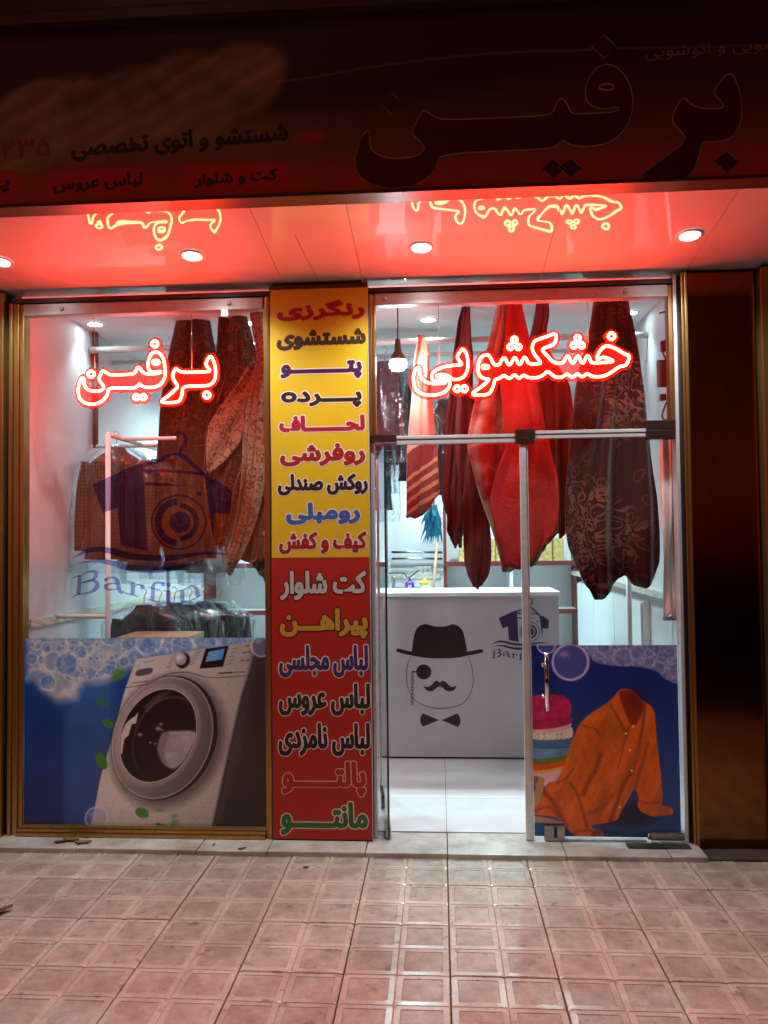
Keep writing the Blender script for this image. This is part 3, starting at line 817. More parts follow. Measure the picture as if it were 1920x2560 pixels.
# leaves, bubbles
def leaf(x, y, a, b, rot, al=1.0, c=(.25, .50, .16)):
    sh.disc(x, y, a, c, ry=b, rot=rot, al=al, soft=10 if al == 1 else 40)
    ca, sa = math.cos(rot), math.sin(rot)
    sh.line([(x - a * ca, y - a * sa), (x + a * 1.15 * ca, y + a * 1.15 * sa)], 4, (.14, .30, .08), al=al * .7)
for q in ((205, 395, 68, 52, -.5, .75), (60, 650, 60, 40, .3, .6), (112, 845, 62, 36, .55), (50, 1190, 84, 48, 1.1), (425, 1668, 66, 46, .45), (722, 1760, 44, 34, -.6, .8, (.35, .58, .35)),
          (575, 1772, 24, 17, 0, 1.0, (.28, .5, .25)), (260, 1425, 60, 30, 1.2, .35), (720, 1695, 24, 18, -.4, .6), (590, 1640, 40, 18, 0, .5), (62, 515, 24, 18, 0, .4)): leaf(*q)
sh.line([(580, 1820), (592, 1782), (620, 1775), (720, 1805), (790, 1825)], 7, (.12, .10, .09))
sh.bubble(5, 1720, 108, (.55, .58, .78), (.86, .82, .86), .75)
sh.bubble(1525, 130, 100, (.55, .65, .85), (.80, .84, .92), .8)
sh.C *= 1.24 * (.93 + .12 * sh.noise(14, 21))[..., None]
pa = sh.build('window_poster', attr_mat('poster_print', .33, .25))
tag(pa, 'blue poster of a front loading washing machine with foam and leaves', 'poster')

# ---- orange-shirt poster on the right door
sh = Sheet(.463, XR1 - .012, .052, float(at(1500, 1613, F - .007)[2]), F - .007, 300, 400, 1310, 1600, 4.046)
sh.C[:] = np.stack([.05 + .02 * sh.v, .13 + .17 * sh.v, .44 + .08 * sh.v], -1)
sh.C *= (.80 + .35 * sh.noise(500, 2))[..., None]
foam = [(560, 20), (640, 120), (720, 225), (900, 262), (1150, 262), (1340, 305), (1420, 390), (1490, 425), (1600, 455), (1650, 455), (1650, 20)]
fd = sh.dpoly(chaikin(foam, 1)); rg = random.Random(4)
sh.over(np.clip(.5 - fd / 26, 0, 1) * (.25 + .5 * sh.noise(110, 6)), (.78, .72, .76))
for k in range(150):
    x = rg.uniform(600, 1610); y = rg.uniform(50, 260 + max(0, (x - 1200) * .5)); r = rg.choice((14, 18, 26, 34, 60, 80)) * rg.uniform(.7, 1.2)
    d = np.hypot(sh.X - x, sh.Y - y) / r; w = np.clip(.5 - fd / 30, 0, 1)
    sh.over(np.clip((1 - d) * 6, 0, 1) * w * .45, (.34, .38, .60)); sh.over(np.exp(-((d - 1) / .16) ** 2) * .32 * w, (.82, .76, .80))
sh.bubble(470, 222, 190, (.46, .42, .66), (.80, .72, .80), .95)
sh.bubble(225, 45, 98, (.46, .46, .70), (.76, .74, .84), .9)
tw = lambda p, c, rnd=2: sh.poly(p, np.asarray(c) * (.85 + .3 * sh.noise(60, 9, (2, .7)))[..., None], rnd=rnd)
tw([(40, 1330), (380, 1290), (420, 1400), (300, 1480), (40, 1480)], (.86, .66, .72))
tw([(40, 1290), (200, 1310), (420, 1230), (430, 1300), (200, 1360), (40, 1350)], (.88, .62, .16))
tw([(40, 1240), (200, 1250), (450, 1180), (440, 1270), (250, 1310), (40, 1330)], (.82, .26, .10))
tw([(40, 1190), (200, 1190), (470, 1130), (450, 1210), (250, 1260), (40, 1260)], (.35, .46, .12))
tw([(40, 1080), (480, 1070), (470, 1150), (300, 1190), (40, 1210)], (.36, .54, .70))
tw([(40, 990), (490, 985), (495, 1050), (470, 1095), (40, 1105)], (.22, .44, .58))
tw([(40, 890), (480, 860), (500, 930), (485, 1005), (40, 1015)], (.88, .78, .72))
tw([(40, 860), (470, 800), (490, 880), (300, 940), (40, 940)], (.86, .66, .70))
tw([(40, 740), (460, 760), (490, 800), (480, 850), (300, 895), (40, 915)], (.68, .12, .32))
tw([(40, 555), (380, 550), (470, 610), (482, 700), (460, 785), (300, 800), (40, 810)], (.72, .13, .34))
for x in (130, 190, 320, 365): sh.line([(x, 955), (x + 18, 950), (x + 24, 985), (x + 4, 1000)], 7, (.66, .48, .36))
sh.line([(90, 1093), (470, 1088)], 6, (.12, .22, .34), al=.7)
sh.disc(1010, 1770, 330, (.04, .05, .16), ry=120, soft=220, al=.7); sh.disc(600, 1960, 420, (.04, .05, .18), ry=60, soft=160, al=.5)
shirt = [(945, 520), (1000, 490), (1080, 500), (1140, 560), (1210, 620), (1280, 660), (1325, 730), (1335, 900), (1365, 1200), (1400, 1500), (1402, 1640), (1385, 1672), (1480, 1680), (1515, 1730), (1510, 1765), (1400, 1775),
         (1300, 1790), (1180, 1740), (1140, 1670), (1165, 1610), (1120, 1480), (1060, 1600), (970, 1760), (950, 1820), (860, 1848), (680, 1872), (690, 1900), (790, 1930), (810, 1970), (760, 2010), (650, 2015), (520, 1990),
         (430, 1900), (380, 1835), (320, 1790), (60, 1760), (60, 1690), (200, 1560), (230, 1440), (330, 1430), (400, 1280), (490, 1000), (560, 850), (650, 760), (880, 610)]
fold = sh.noise(120, 12, (.7, 3.2), .45); fold2 = sh.noise(60, 13, (.8, 3), -.3)
sv = .62 + .34 * fold + .12 * fold2 - .08 * np.clip((sh.Y - 1300) / 600, 0, 1)
oc = np.stack([.93 * sv, .42 * sv, .09 * sv], -1)
sh.poly(shirt, oc, rnd=1, soft=10)
sa_ = np.clip(.5 - sh.dpoly(chaikin(shirt, 1)) / 8, 0, 1)
def crease(p, w, al, c=(.40, .14, .03)): sh.over(np.clip(1 - sh.dpoly(smooth_line(p)[:, :2], False) / w, 0, 1) ** 1.3 * al * sa_, c)
sh.poly([(955, 535), (1010, 500), (1085, 508), (1150, 575), (1205, 640), (1185, 780), (1110, 890), (1060, 830), (1000, 690)], (.52, .17, .05), soft=20)
sh.disc(1120, 620, 80, (.36, .10, .03), ry=110, soft=120, al=.6)
sh.poly([(890, 620), (950, 540), (1000, 690), (1060, 830), (1020, 930), (960, 800)], (.80, .36, .09), soft=14)
crease([(880, 670), (950, 780), (1030, 930)], 26, .7); crease([(1215, 650), (1210, 800), (1185, 1000), (1120, 1250), (1000, 1480), (940, 1640), (870, 1840)], 34, .75)
crease([(1050, 900), (1000, 1100), (950, 1300)], 18, .4); crease([(770, 1160), (730, 1300), (660, 1420), (600, 1560)], 50, .8)
crease([(600, 870), (720, 900), (760, 960)], 18, .5); crease([(470, 1450), (540, 1560), (590, 1720), (640, 1900)], 30, .65); crease([(330, 1450), (420, 1400), (500, 1300)], 20, .5)
crease([(200, 1540), (280, 1620), (340, 1720), (420, 1880)], 45, .7); crease([(100, 1730), (250, 1690), (340, 1780)], 30, .5); crease([(1250, 1050), (1180, 1300), (1130, 1480)], 40, .5)
crease([(660, 1760), (800, 1680), (900, 1560)], 40, .35); crease([(1160, 1620), (1240, 1650), (1380, 1640)], 20, .5); crease([(500, 1960), (560, 1930), (680, 1930)], 26, .6)
crease([(500, 1000), (440, 1220), (380, 1400)], 40, .3, (.98, .55, .2)); crease([(700, 800), (900, 700)], 70, .25, (.98, .6, .25)); crease([(1250, 760), (1200, 1000), (1090, 1330)], 26, .3, (.98, .55, .2))
sh.disc(740, 1960, 62, (.42, .15, .04), ry=34, rot=-.2, soft=20, al=.8)
for x, y in ((1070, 1115), (1088, 1320), (968, 1690), (1030, 945), (1105, 872)): sh.disc(x, y, 12, (.90, .80, .66), soft=9)
sh.poly([(130, 1375), (215, 1395), (205, 1480), (160, 1650), (90, 1700), (85, 1560), (130, 1480)], (.70, .50, .32), soft=14); sh.poly([(60, 1380), (150, 1370), (120, 1480), (60, 1560)], (.30, .18, .12), soft=20, al=.7)
sh.poly([(60, 1772), (200, 1790), (380, 1832), (405, 1862), (60, 1845)], (.66, .50, .36), soft=12)
sh.C *= 1.2 * (.93 + .12 * sh.noise(14, 22))[..., None]
pb = sh.build('door_poster', attr_mat('door_poster_print', .33, .25))
tag(pb, 'dark blue poster of an orange shirt and stacked towels on the right door', 'poster')

# ---- fascia print
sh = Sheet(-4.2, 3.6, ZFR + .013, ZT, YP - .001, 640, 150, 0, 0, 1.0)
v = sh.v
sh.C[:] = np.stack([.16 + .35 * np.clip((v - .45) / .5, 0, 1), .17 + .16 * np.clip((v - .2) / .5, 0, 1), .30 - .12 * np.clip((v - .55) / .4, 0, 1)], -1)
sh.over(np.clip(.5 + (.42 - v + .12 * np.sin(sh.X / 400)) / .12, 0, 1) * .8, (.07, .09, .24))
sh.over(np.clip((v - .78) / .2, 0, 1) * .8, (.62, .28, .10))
sh.C[:] = sh.C * np.array([1.2, .80, .78]) + np.array([.14, .04, .03])  # background reddened in the print to stand in for bounced red light
for k, c in enumerate([(60, 330, 130, 100), (190, 300, 120, 110), (330, 270, 150, 100), (470, 250, 130, 120), (600, 200, 110, 90), (650, 170, 70, 60), (90, 250, 90, 50)]):
    n_ = sh.noise(40, 30 + k, (3, .8), -.7)
    st_ = .5 + .5 * np.sin((sh.X * .55 + sh.Y) / 9.0 + 6 * n_)
    tcol = np.stack([.50 + .25 * n_ + .14 * st_, .42 + .22 * n_ + .12 * st_, .36 + .2 * n_ + .1 * st_], -1)
    sh.disc(c[0], c[1], c[2], tcol, ry=c[3], rot=-.35, soft=30, al=.75)
for p in ([(170, 250), (190, 265), (240, 230)], [(370, 200), (400, 230), (420, 265)], [(520, 185), (545, 215), (590, 245)]): sh.line(p, 16, (.10, .10, .14), soft=40, al=.3)
sh.over(np.clip(1 - np.abs(sh.Y - (345 + .0 * sh.X)) / 90, 0, 1) * np.clip((820 - sh.X) / 160, 0, 1) * .45, (.74, .66, .56))
ln = smooth_line([(690, 205), (800, 190), (960, 163), (1150, 140), (1300, 130), (1480, 124), (1580, 120), (2200, 110)])[:, :2]
sh.line(ln, 3.5, (.80, .72, .62), al=.75)
for x0, x1, y0, y1 in ((455, 722, 412, 478), (118, 370, 426, 490), (-140, 46, 432, 500)):
    sh.poly([(x0, y0 + 8), (x0 + 14, y0), (x1 - 14, y0 - 8), (x1, y0), (x1, y1 - 14), (x1 - 14, y1 - 6), (x0 + 14, y1), (x0, y1 - 8)], (.92, .08, .03), rnd=1)
sh.poly([(742, 335), (810, 322), (812, 352), (744, 362)], (.80, .20, .10), rnd=1, al=.8)
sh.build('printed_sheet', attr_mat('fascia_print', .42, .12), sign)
M['maroon'] = mat('maroon_letter', (.10, .008, .012), .4)
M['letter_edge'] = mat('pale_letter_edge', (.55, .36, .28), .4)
M['dkletter'] = mat('black_letter', (.02, .014, .018), .4)
M['paleletter'] = mat('pale_letter', (.42, .30, .27), .4)
M['redletter'] = mat('red_letter', (.45, .04, .03), .4)
ZF = lambda pts: Zm(860, 80, 1.565, pts)
fin = [(95, 383), (75, 400), (55, 445), (42, 500), (50, 555), (100, 598), (180, 615), (260, 608), (330, 570), (365, 520), (375, 475), (800, 458), (835, 445), (858, 420), (885, 443), (960, 450), (1050, 430), (1110, 370), (1135, 290), (1120, 200), (1080, 145), (1030, 122),
       (985, 140), (950, 190), (942, 250), (962, 287), (1010, 302), (1080, 292), (1070, 312), (900, 322), (885, 310), (868, 270), (850, 258), (833, 275), (820, 310), (800, 328), (380, 345), (345, 325), (312, 300), (290, 340), (262, 395), (300, 430), (318, 455), (290, 485), (220, 495), (150, 490), (110, 465), (100, 430), (102, 395)]
bar_ = [(1508, 148), (1545, 210), (1558, 300), (1550, 370), (1510, 420), (1450, 430), (1398, 428), (1390, 490), (1365, 550), (1330, 580), (1175, 580), (1162, 560), (1190, 535), (1270, 480), (1330, 430), (1335, 405), (1275, 345), (1325, 248), (1360, 285), (1400, 300), (1490, 298), (1480, 275), (1440, 235)]
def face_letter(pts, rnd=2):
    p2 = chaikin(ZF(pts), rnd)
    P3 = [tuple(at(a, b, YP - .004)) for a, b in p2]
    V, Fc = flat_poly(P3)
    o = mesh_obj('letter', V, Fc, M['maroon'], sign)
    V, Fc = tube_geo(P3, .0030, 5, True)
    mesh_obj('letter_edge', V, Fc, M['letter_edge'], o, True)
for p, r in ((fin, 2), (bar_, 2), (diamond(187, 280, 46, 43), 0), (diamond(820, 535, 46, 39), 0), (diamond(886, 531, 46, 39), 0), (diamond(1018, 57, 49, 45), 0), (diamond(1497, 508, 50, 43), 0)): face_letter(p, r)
P3 = [tuple(at(*q, YP - .006)) for q in ZF(circle2(1028, 215, 30, 12, 20))]
V, Fc = tube_geo(P3, .004, 5, True); mesh_obj('letter_edge', V, Fc, M['letter_edge'], sign, True)
letter_line('letter_row', 'شستشو و اتوی تخصصی', ((178, 312), (720, 396)), YP - .003, M['dkletter'], sign, .0045, slope=.03, h=.0022)
letter_line('letter_row', 'کت و شلوار', ((486, 422), (694, 468)), YP - .003, M['dkletter'], sign, .0035, slope=.03, h=.0022)
letter_line('letter_row', 'لباس عروس', ((132, 432), (356, 482)), YP - .003, M['dkletter'], sign, .0035, slope=.03, h=.0022)
letter_line('letter_row', 'پتو', ((-60, 445), (24, 486)), YP - .003, M['dkletter'], sign, .0035, slope=.03, h=.0022)
letter_line('letter_row', 'خشکشویی و اتوشویی', ((1612, 88), (2050, 150)), YP - .003, M['paleletter'], sign, .0018, slope=.02, h=.0022)
letter_line('letter_row', '۵۳۴۱', ((-20, 345), (126, 398)), YP - .003, M['redletter'], sign, .0035, slope=.03, h=.0022)

# ================================================================== PRICE-LIST BANNER ON THE PILLAR
ban = thing('vertical_banner', 'tall yellow and red banner listing garments in Persian on the pillar', 'banner', (-.66, .07, .04))
YBN = .068
zb = float(at(808, 1393.6, YBN)[2])
def cloth_panel(name, x0, x1, z0, z1, col):
    nx, nz_ = 14, 40; V, Fc = [], []
    for j in range(nz_ + 1):
        for i in range(nx + 1):
            u, w = i / nx, j / nz_
            V.append((x0 + (x1 - x0) * u + .002 * math.sin(w * 7), YBN, z0 + (z1 - z0) * w))
    for j in range(nz_):
        for i in range(nx):
            a = j * (nx + 1) + i; Fc.append((a, a + 1, a + nx + 2, a + nx + 1))
    return mesh_obj(name, V, Fc, col, ban, True)
cloth_panel('yellow_panel', -.926, -.394, zb + .0005, 3.0, mat('yellow_print', (.78, .46, .012), .45, var=.06, vscale=3))
cloth_panel('red_panel', -.926, -.394, .036, zb - .0005, mat('red_print', (.46, .014, .007), .5, var=.08, vscale=3))
box('edge_hem', -.3935, -.389, YBN - .002, YBN + .004, .036, 3.0, mat('banner_hem', (.55, .5, .45), .5), ban)
B1 = lambda a, b, c, d: tuple(Zm(660, 690, 3.073, [(a, b), (c, d)]))
B2 = lambda a, b, c, d: tuple(Zm(660, 1380, 2.99, [(a, b), (c, d)]))
def ink(nm, c): 
    k = 'ink_' + nm
    if k not in M: M[k] = mat(k, c, .42)
    return M[k]
red_i = ink('red', (.36, .012, .016)); pink_i = ink('crimson', (.42, .012, .035)); dark_i = ink('dark_brown', (.030, .012, .010)); grey_i = ink('charcoal', (.045, .028, .018)); pur_i = ink('plum', (.060, .010, .055))
blue_i = ink('blue', (.050, .11, .33)); wh_i = ink('pinkish_white', (.86, .70, .66)); bl_i = ink('black', (.012, .008, .008)); lt_i = ink('pale_grey', (.58, .50, .47)); ye_i = ink('amber', (.58, .32, .03)); nav_i = ink('indigo', (.045, .03, .13)); gr_i = ink('green', (.022, .14, .022)); bg_i = ink('banner_red', (.41, .012, .007))
dg_i = ink('dark_olive', (.020, .022, .010))
T = TAT
for s, b, mt, ol, om in (
        ('رنگرزی', B1(100, 175, 775, 350), red_i, 0, None), ('شستشوی', B1(97, 398, 782, 575), grey_i, 0, None),
        ('پت' + T * 9 + 'و', B1(127, 642, 752, 800), pur_i, .022, wh_i), ('پ' + T * 4 + 'رده', B1(130, 875, 750, 1018), dark_i, .022, wh_i),
        ('لح' + T * 7 + 'اف', B1(117, 1062, 775, 1203), pink_i, .022, wh_i), ('روفرشی', B1(122, 1278, 777, 1465), red_i, .02, wh_i),
        ('روکش صندلی', B1(105, 1512, 798, 1688), dark_i, .02, wh_i), ('رومبلی', B1(168, 1735, 738, 1912), blue_i, .02, wh_i), ('کیف و کفش', B1(115, 1958, 790, 2138), red_i, .02, wh_i),
        ('کت شلوار', B2(120, 137, 765, 362), lt_i, .025, bl_i), ('پیراه' + T * 3 + 'ن', B2(118, 422, 775, 650), ye_i, .022, bl_i), ('لباس مجلسی', B2(112, 697, 778, 938), nav_i, .02, wh_i),
        ('لباس عروس', B2(110, 983, 793, 1224), dg_i, .022, wh_i), ('لباس نامزدی', B2(108, 1280, 792, 1525), bl_i, .022, wh_i), ('پالت' + T * 6 + 'و', B2(135, 1570, 760, 1825), bg_i, .014, ink('rose', (.80, .40, .34))),
        ('مانت' + T * 6 + 'و', B2(125, 1872, 775, 2115), gr_i, .02, wh_i)):
    letter_line('letter_row', s, b, YBN - .0012, mt, ban, .0060 if s.endswith('رده') else .0062 if ' ' in s else .0075, .0060 if ol else None, om)

# ================================================================== NEON SIGNS
def neon(name, label, paths, dots, eyes, Y, loc):
    t = thing(name, label, 'neon sign', loc)
    polys = []
    for p in paths: polys.append(chaikin(p, 2))
    for p in dots: polys.append(chaikin(p, 1))
    for p in eyes: polys.append(p)
    W2 = []
    for p in polys:
        P3 = [at(a, b, Y) for a, b in p]
        W2.append(np.array([(q[0], q[2]) for q in P3]))
        V, Fc = tube_geo([tuple(q) for q in P3], .0066, 8, True)
        mesh_obj('neon_tube', V, Fc, M['neon'], t, True)
    # contour-cut acrylic plate behind the tubes, reddened and widened to imitate their halo
    allp = np.vstack(W2); lo = allp.min(0) - .03; hi = allp.max(0) + .03; h = .0035
    gx, gz = np.meshgrid(np.arange(lo[0], hi[0], h), np.arange(lo[1], hi[1], h))
    mask = np.zeros(gx.shape, bool)
    for P in W2:
        n = len(P); ins = np.zeros(gx.shape, bool); best = np.full(gx.shape, 9.)
        for i in range(n):
            a, b = P[i], P[(i + 1) % n]; d = b - a; L2 = d @ d + 1e-12
            t_ = np.clip(((gx - a[0]) * d[0] + (gz - a[1]) * d[1]) / L2, 0, 1)
            best = np.minimum(best, (gx - a[0] - t_ * d[0]) ** 2 + (gz - a[1] - t_ * d[1]) ** 2)
            if d[1] != 0: ins ^= ((a[1] > gz) != (b[1] > gz)) & (gx < d[0] * (gz - a[1]) / d[1] + a[0])
        mask |= ins | (best < .024 ** 2)
    vid = -np.ones((mask.shape[0] + 1, mask.shape[1] + 1), int); V = []; Fc = []
    for j, i in zip(*np.nonzero(mask)):
        c = []
        for dj, di in ((0, 0), (0, 1), (1, 1), (1, 0)):
            if vid[j + dj, i + di] < 0:
                vid[j + dj, i + di] = len(V); V.append((lo[0] + (i + di - .5) * h, Y + .0125, lo[1] + (j + dj - .5) * h))
            c.append(vid[j + dj, i + di])
        Fc.append(tuple(c))
    mesh_obj('acrylic_plate', V, Fc, M['neon_plate'], t)
    for fx in (.14, .80):
        wx = lo[0] + (hi[0] - lo[0]) * fx; top = max((q[2] for q in V if abs(q[0] - wx) < .01), default=hi[1])
        tube('hanging_wire', [(wx, Y + .014, top - .01), (wx + .003, Y + .01, (top + 2.92) / 2), (wx, Y + .004, 2.93)], .0016, M['steel'], t, 5)
    return t
n1 = lambda p: Zm(180, 830, 4.366, p); n2 = lambda p: Zm(1010, 800, 5.53, p); n3 = lambda p: Zm(1290, 800, 5.53, p)
pA = n1([(110, 495), (78, 555), (64, 640), (75, 715), (120, 765), (190, 790), (255, 788), (330, 755), (385, 690), (396, 612), (550, 612), (680, 612), (715, 588), (735, 562), (760, 590), (810, 606), (900, 603), (970, 572), (1010, 510), (1018, 430), (1005, 310), (970, 240), (915, 212), (870, 228), (838, 290), (824, 370), (838, 412), (872, 438), (972, 426),
         (955, 452), (830, 458), (772, 448), (748, 400), (727, 382), (708, 395), (692, 440), (660, 462), (420, 470), (380, 448), (335, 418), (315, 455), (288, 520), (330, 570), (352, 610), (310, 643), (220, 648), (155, 620), (130, 570), (132, 510)])
pB = n1([(1508, 250), (1550, 320), (1570, 430), (1558, 530), (1500, 583), (1400, 588), (1207, 593), (1203, 680), (1168, 768), (985, 772), (978, 748), (1050, 697), (1150, 608), (1150, 580), (1088, 490), (1130, 390), (1160, 420), (1205, 443), (1500, 433), (1505, 415), (1452, 350)])
neon('neon_sign', 'red neon lettering of five Persian letters on the left window', [pA, pB],
     [n1(diamond(902, 130, 44)), n1(diamond(207, 460, 44)), n1(diamond(700, 710, 38)), n1(diamond(778, 710, 38)), n1(diamond(1470, 688, 44))], [n1(circle2(915, 330, 36, 22, 16))], F + .030, (-1.63, F + .03, 2.4))
pC = n2([(760, 822), (690, 823), (650, 800), (600, 765), (520, 750), (448, 765), (452, 785), (520, 790), (590, 797), (622, 830), (638, 880), (618, 940), (560, 1000), (450, 1036), (320, 1042), (205, 1003), (140, 920), (125, 800), (148, 700), (190, 653), (218, 690), (224, 770), (265, 838), (350, 877), (450, 882), (590, 864), (555, 843), (470, 848), (402, 838), (378, 790),
         (398, 725), (450, 683), (560, 642), (700, 625), (800, 618), (793, 595), (727, 520), (765, 450), (812, 390), (863, 460), (887, 570), (882, 680), (843, 775)])
pD = n2([(1140, 474), (1065, 512), (1022, 610), (1018, 700), (1052, 778), (1110, 812), (1180, 815), (1150, 858), (1050, 938), (950, 1003), (950, 1036), (1172, 1036), (1228, 940), (1258, 815), (1320, 808), (1380, 758), (1440, 805), (1475, 800), (1525, 748), (1580, 805), (1605, 800)]) + \
     n3([(108, 755), (165, 798), (300, 798), (380, 760), (435, 704), (480, 740), (550, 793), (640, 793), (705, 738), (760, 788), (800, 788), (848, 733), (900, 784), (930, 784), (985, 733), (1050, 784), (1200, 784), (1310, 730), (1430, 640), (1530, 628), (1578, 492), (1500, 472), (1400, 404), (1290, 358), (1230, 358), (1162, 420), (1118, 510), (1124, 543), (1150, 543), (1190, 512), (1250, 522), (1345, 560), (1330, 578), (1200, 588),
         (1060, 593), (1035, 578), (1010, 504), (985, 492), (965, 522), (940, 592), (905, 592), (870, 502), (850, 497), (830, 530), (800, 597), (765, 588), (735, 507), (710, 497), (690, 522), (650, 597), (560, 597), (500, 568), (420, 480), (354, 410), (400, 383), (543, 335), (562, 174), (400, 237), (237, 292), (218, 430), (342, 580), (333, 607), (172, 607), (142, 530), (115, 512), (95, 540), (65, 612), (35, 612)]) + \
     n2([(1548, 530), (1525, 515), (1500, 560), (1470, 618), (1440, 618), (1400, 530), (1380, 517), (1350, 550), (1320, 622), (1247, 622), (1222, 570), (1180, 492)])
neon('neon_sign', 'larger red neon Persian word on the right transom above the doors', [pC, pD],
     [n2(diamond(735, 950, 52)), n2(diamond(834, 950, 52)), n2(diamond(1525, 272, 48)), n2(diamond(1473, 372, 48)), n2(diamond(1581, 372, 48)),
      n3(diamond(852, 250, 48)), n3(diamond(800, 350, 48)), n3(diamond(908, 350, 48)), n3(diamond(1320, 224, 58))], [n2(circle2(1125, 648, 44, 22, 16))], F + .030, (.43, F + .03, 2.4))

# ================================================================== LOGO (used on the window and on the counter)
def logo_geo():
    G = []
    def poly(p, rnd=0):
        p = chaikin(p, rnd) if rnd else p
        v, f = flat_poly([(a, b, 0) for a, b in p]); G.append(([(q[0], q[1]) for q in v], f))
    def rib(p, w, k=5):
        q = smooth_line(p, w, k); G.append(ribbon([(a, b) for a, b, _ in q], [c for _, _, c in q]))
    def ringp(cx, cy, r0, r1, a0=0, a1=360, ry=1.0, n=30):
        P = [(cx + (r0 + r1) / 2 * math.cos(math.radians(a0 + (a1 - a0) * k / n)), cy + ry * (r0 + r1) / 2 * math.sin(math.radians(a0 + (a1 - a0) * k / n))) for k in range(n + 1)]
        G.append(ribbon(P, [abs(r1 - r0)] * (n + 1)))
    poly([(320, 570), (620, 430), (870, 360), (900, 380), (800, 410), (722, 440), (725, 490), (740, 800), (755, 1090), (545, 1050), (520, 755), (405, 790)])
    poly([(1200, 490), (1270, 530), (1290, 525), (1420, 620), (1405, 800), (1280, 795), (1275, 1030), (1245, 790), (1212, 560)])
    rib([(860, 365), (960, 330), (1040, 350), (1120, 420), (1210, 500)], [24, 22, 34, 34, 30]); rib([(722, 460), (960, 465), (1205, 485)], [26, 22, 26])
    rib([(1010, 340), (1015, 290), (1050, 250), (1052, 190), (1010, 155), (970, 175)], [26, 24, 24, 22, 18, 8])
    rib([(735, 480), (780, 482)], [14, 14], 2); rib([(800, 488), (860, 488)], [14, 14], 2); rib([(735, 562), (900, 570), (1000, 574), (1100, 573)], [26, 22, 8, 4])
    rib([(1140, 640), (1182, 640)], [30, 30], 2)
    ringp(1000, 865, 205, 219); ringp(985, 865, 120, 172, 90, 270, 1.1); ringp(1010, 865, 110, 150, -90, 90); ringp(1010, 865, 0, 84, 0, 360)
    rib([(160, 1150), (300, 1085), (440, 1085), (640, 1135), (890, 1148), (1100, 1122), (1250, 1108), (1420, 1122)], [3, 36, 46, 50, 48, 30, 26, 3])
    rib([(205, 1185), (400, 1172), (640, 1228), (890, 1238), (1080, 1200), (1200, 1168)], [3, 36, 52, 46, 26, 3])
    o0 = len(G)
    def tr(p): return [(130 + .74 * a, 470 + .74 * b) for a, b in p]
    def rt_(p, w, k=4): rib(tr(p), [.74 * c for c in w], k)
    def ball(x, y, r): 
        (a, b), = tr([(x, y)]); poly(circle2(a, b, r * .74, n=14))
    rt_([(125, 1105), (118, 1200), (110, 1300)], [44, 44, 44]); rt_([(115, 1112), (220, 1062), (285, 1062), (295, 1105), (255, 1150), (130, 1182)], [12, 16, 40, 46, 24, 10])
    rt_([(150, 1176), (260, 1152), (310, 1190), (295, 1240), (230, 1280), (105, 1305)], [10, 24, 48, 48, 26, 12]); rt_([(40, 1130), (80, 1115), (130, 1098)], [8, 14, 14]); rt_([(40, 1335), (80, 1312), (130, 1290)], [8, 16, 16])
    rt_([(400, 1150), (440, 1122), (500, 1128), (528, 1170), (542, 1240), (565, 1278), (605, 1272)], [26, 14, 24, 48, 46, 34, 8]); rt_([(535, 1190), (440, 1188), (398, 1215), (420, 1246), (490, 1250), (548, 1228)], [12, 18, 40, 26, 14, 10]); ball(402, 1148, 20)
    rt_([(690, 1178), (690, 1240), (686, 1302)], [44, 44, 44]); rt_([(625, 1162), (660, 1170), (700, 1182)], [8, 14, 14]); rt_([(605, 1288), (680, 1306), (750, 1325)], [12, 14, 12]); rt_([(705, 1225), (735, 1198), (795, 1210)], [10, 14, 24]); ball(794, 1222, 24)
    rt_([(898, 1370), (904, 1270), (905, 1215), (940, 1175), (1010, 1182)], [44, 44, 40, 20, 22]); ball(1014, 1195, 24); rt_([(845, 1222), (900, 1236), (962, 1250)], [10, 14, 10]); rt_([(848, 1354), (905, 1368), (970, 1380)], [12, 14, 12])
    ball(1070, 1200, 25); rt_([(1070, 1262), (1068, 1325), (1066, 1390)], [46, 46, 46]); rt_([(1015, 1264), (1050, 1266), (1080, 1266)], [10, 14, 14]); rt_([(1012, 1390), (1068, 1394), (1126, 1390)], [12, 14, 12])
    rt_([(1216, 1255), (1216, 1320), (1218, 1382)], [46, 46, 46]); rt_([(1165, 1266), (1190, 1262), (1222, 1252)], [10, 14, 14]); rt_([(1165, 1398), (1220, 1388), (1276, 1370)], [12, 14, 12]); rt_([(1225, 1252), (1290, 1218), (1345, 1220), (1372, 1258), (1382, 1325)], [10, 18, 34, 46, 44]); rt_([(1318, 1358), (1370, 1336), (1425, 1300)], [12, 16, 10])
    return G[:o0], G[o0:]
EMB, WORD = logo_geo()
def place_logo(parts, f, Y, name, mt, parent, eps=.00012):
    out = []
    for k, (v, fc_) in enumerate(parts):
        P = []
        for a, b in v:
            x, y = f(a, b); q = at(x, y, Y); P.append((q[0], Y - k * eps, q[2]))
        out.append((P, fc_))
    V, Fc = merge_geo(out)
    return mesh_obj(name, V, Fc, mt, parent)
fw = lambda a, b: (170 + (a - 130) / .74 / 4.254, 1180 + (b - 470) / .74 / 4.254)
wlg = thing('window_decal', 'purple shirt and wave logo with a serif name on the left window glass', 'window decal', (-1.7, F, 1.4))
place_logo(EMB, fw, F - .002, 'emblem', M['purple'], wlg, .00006); place_logo(WORD, fw, F - .002, 'lettering', M['purple'], wlg, .00006)

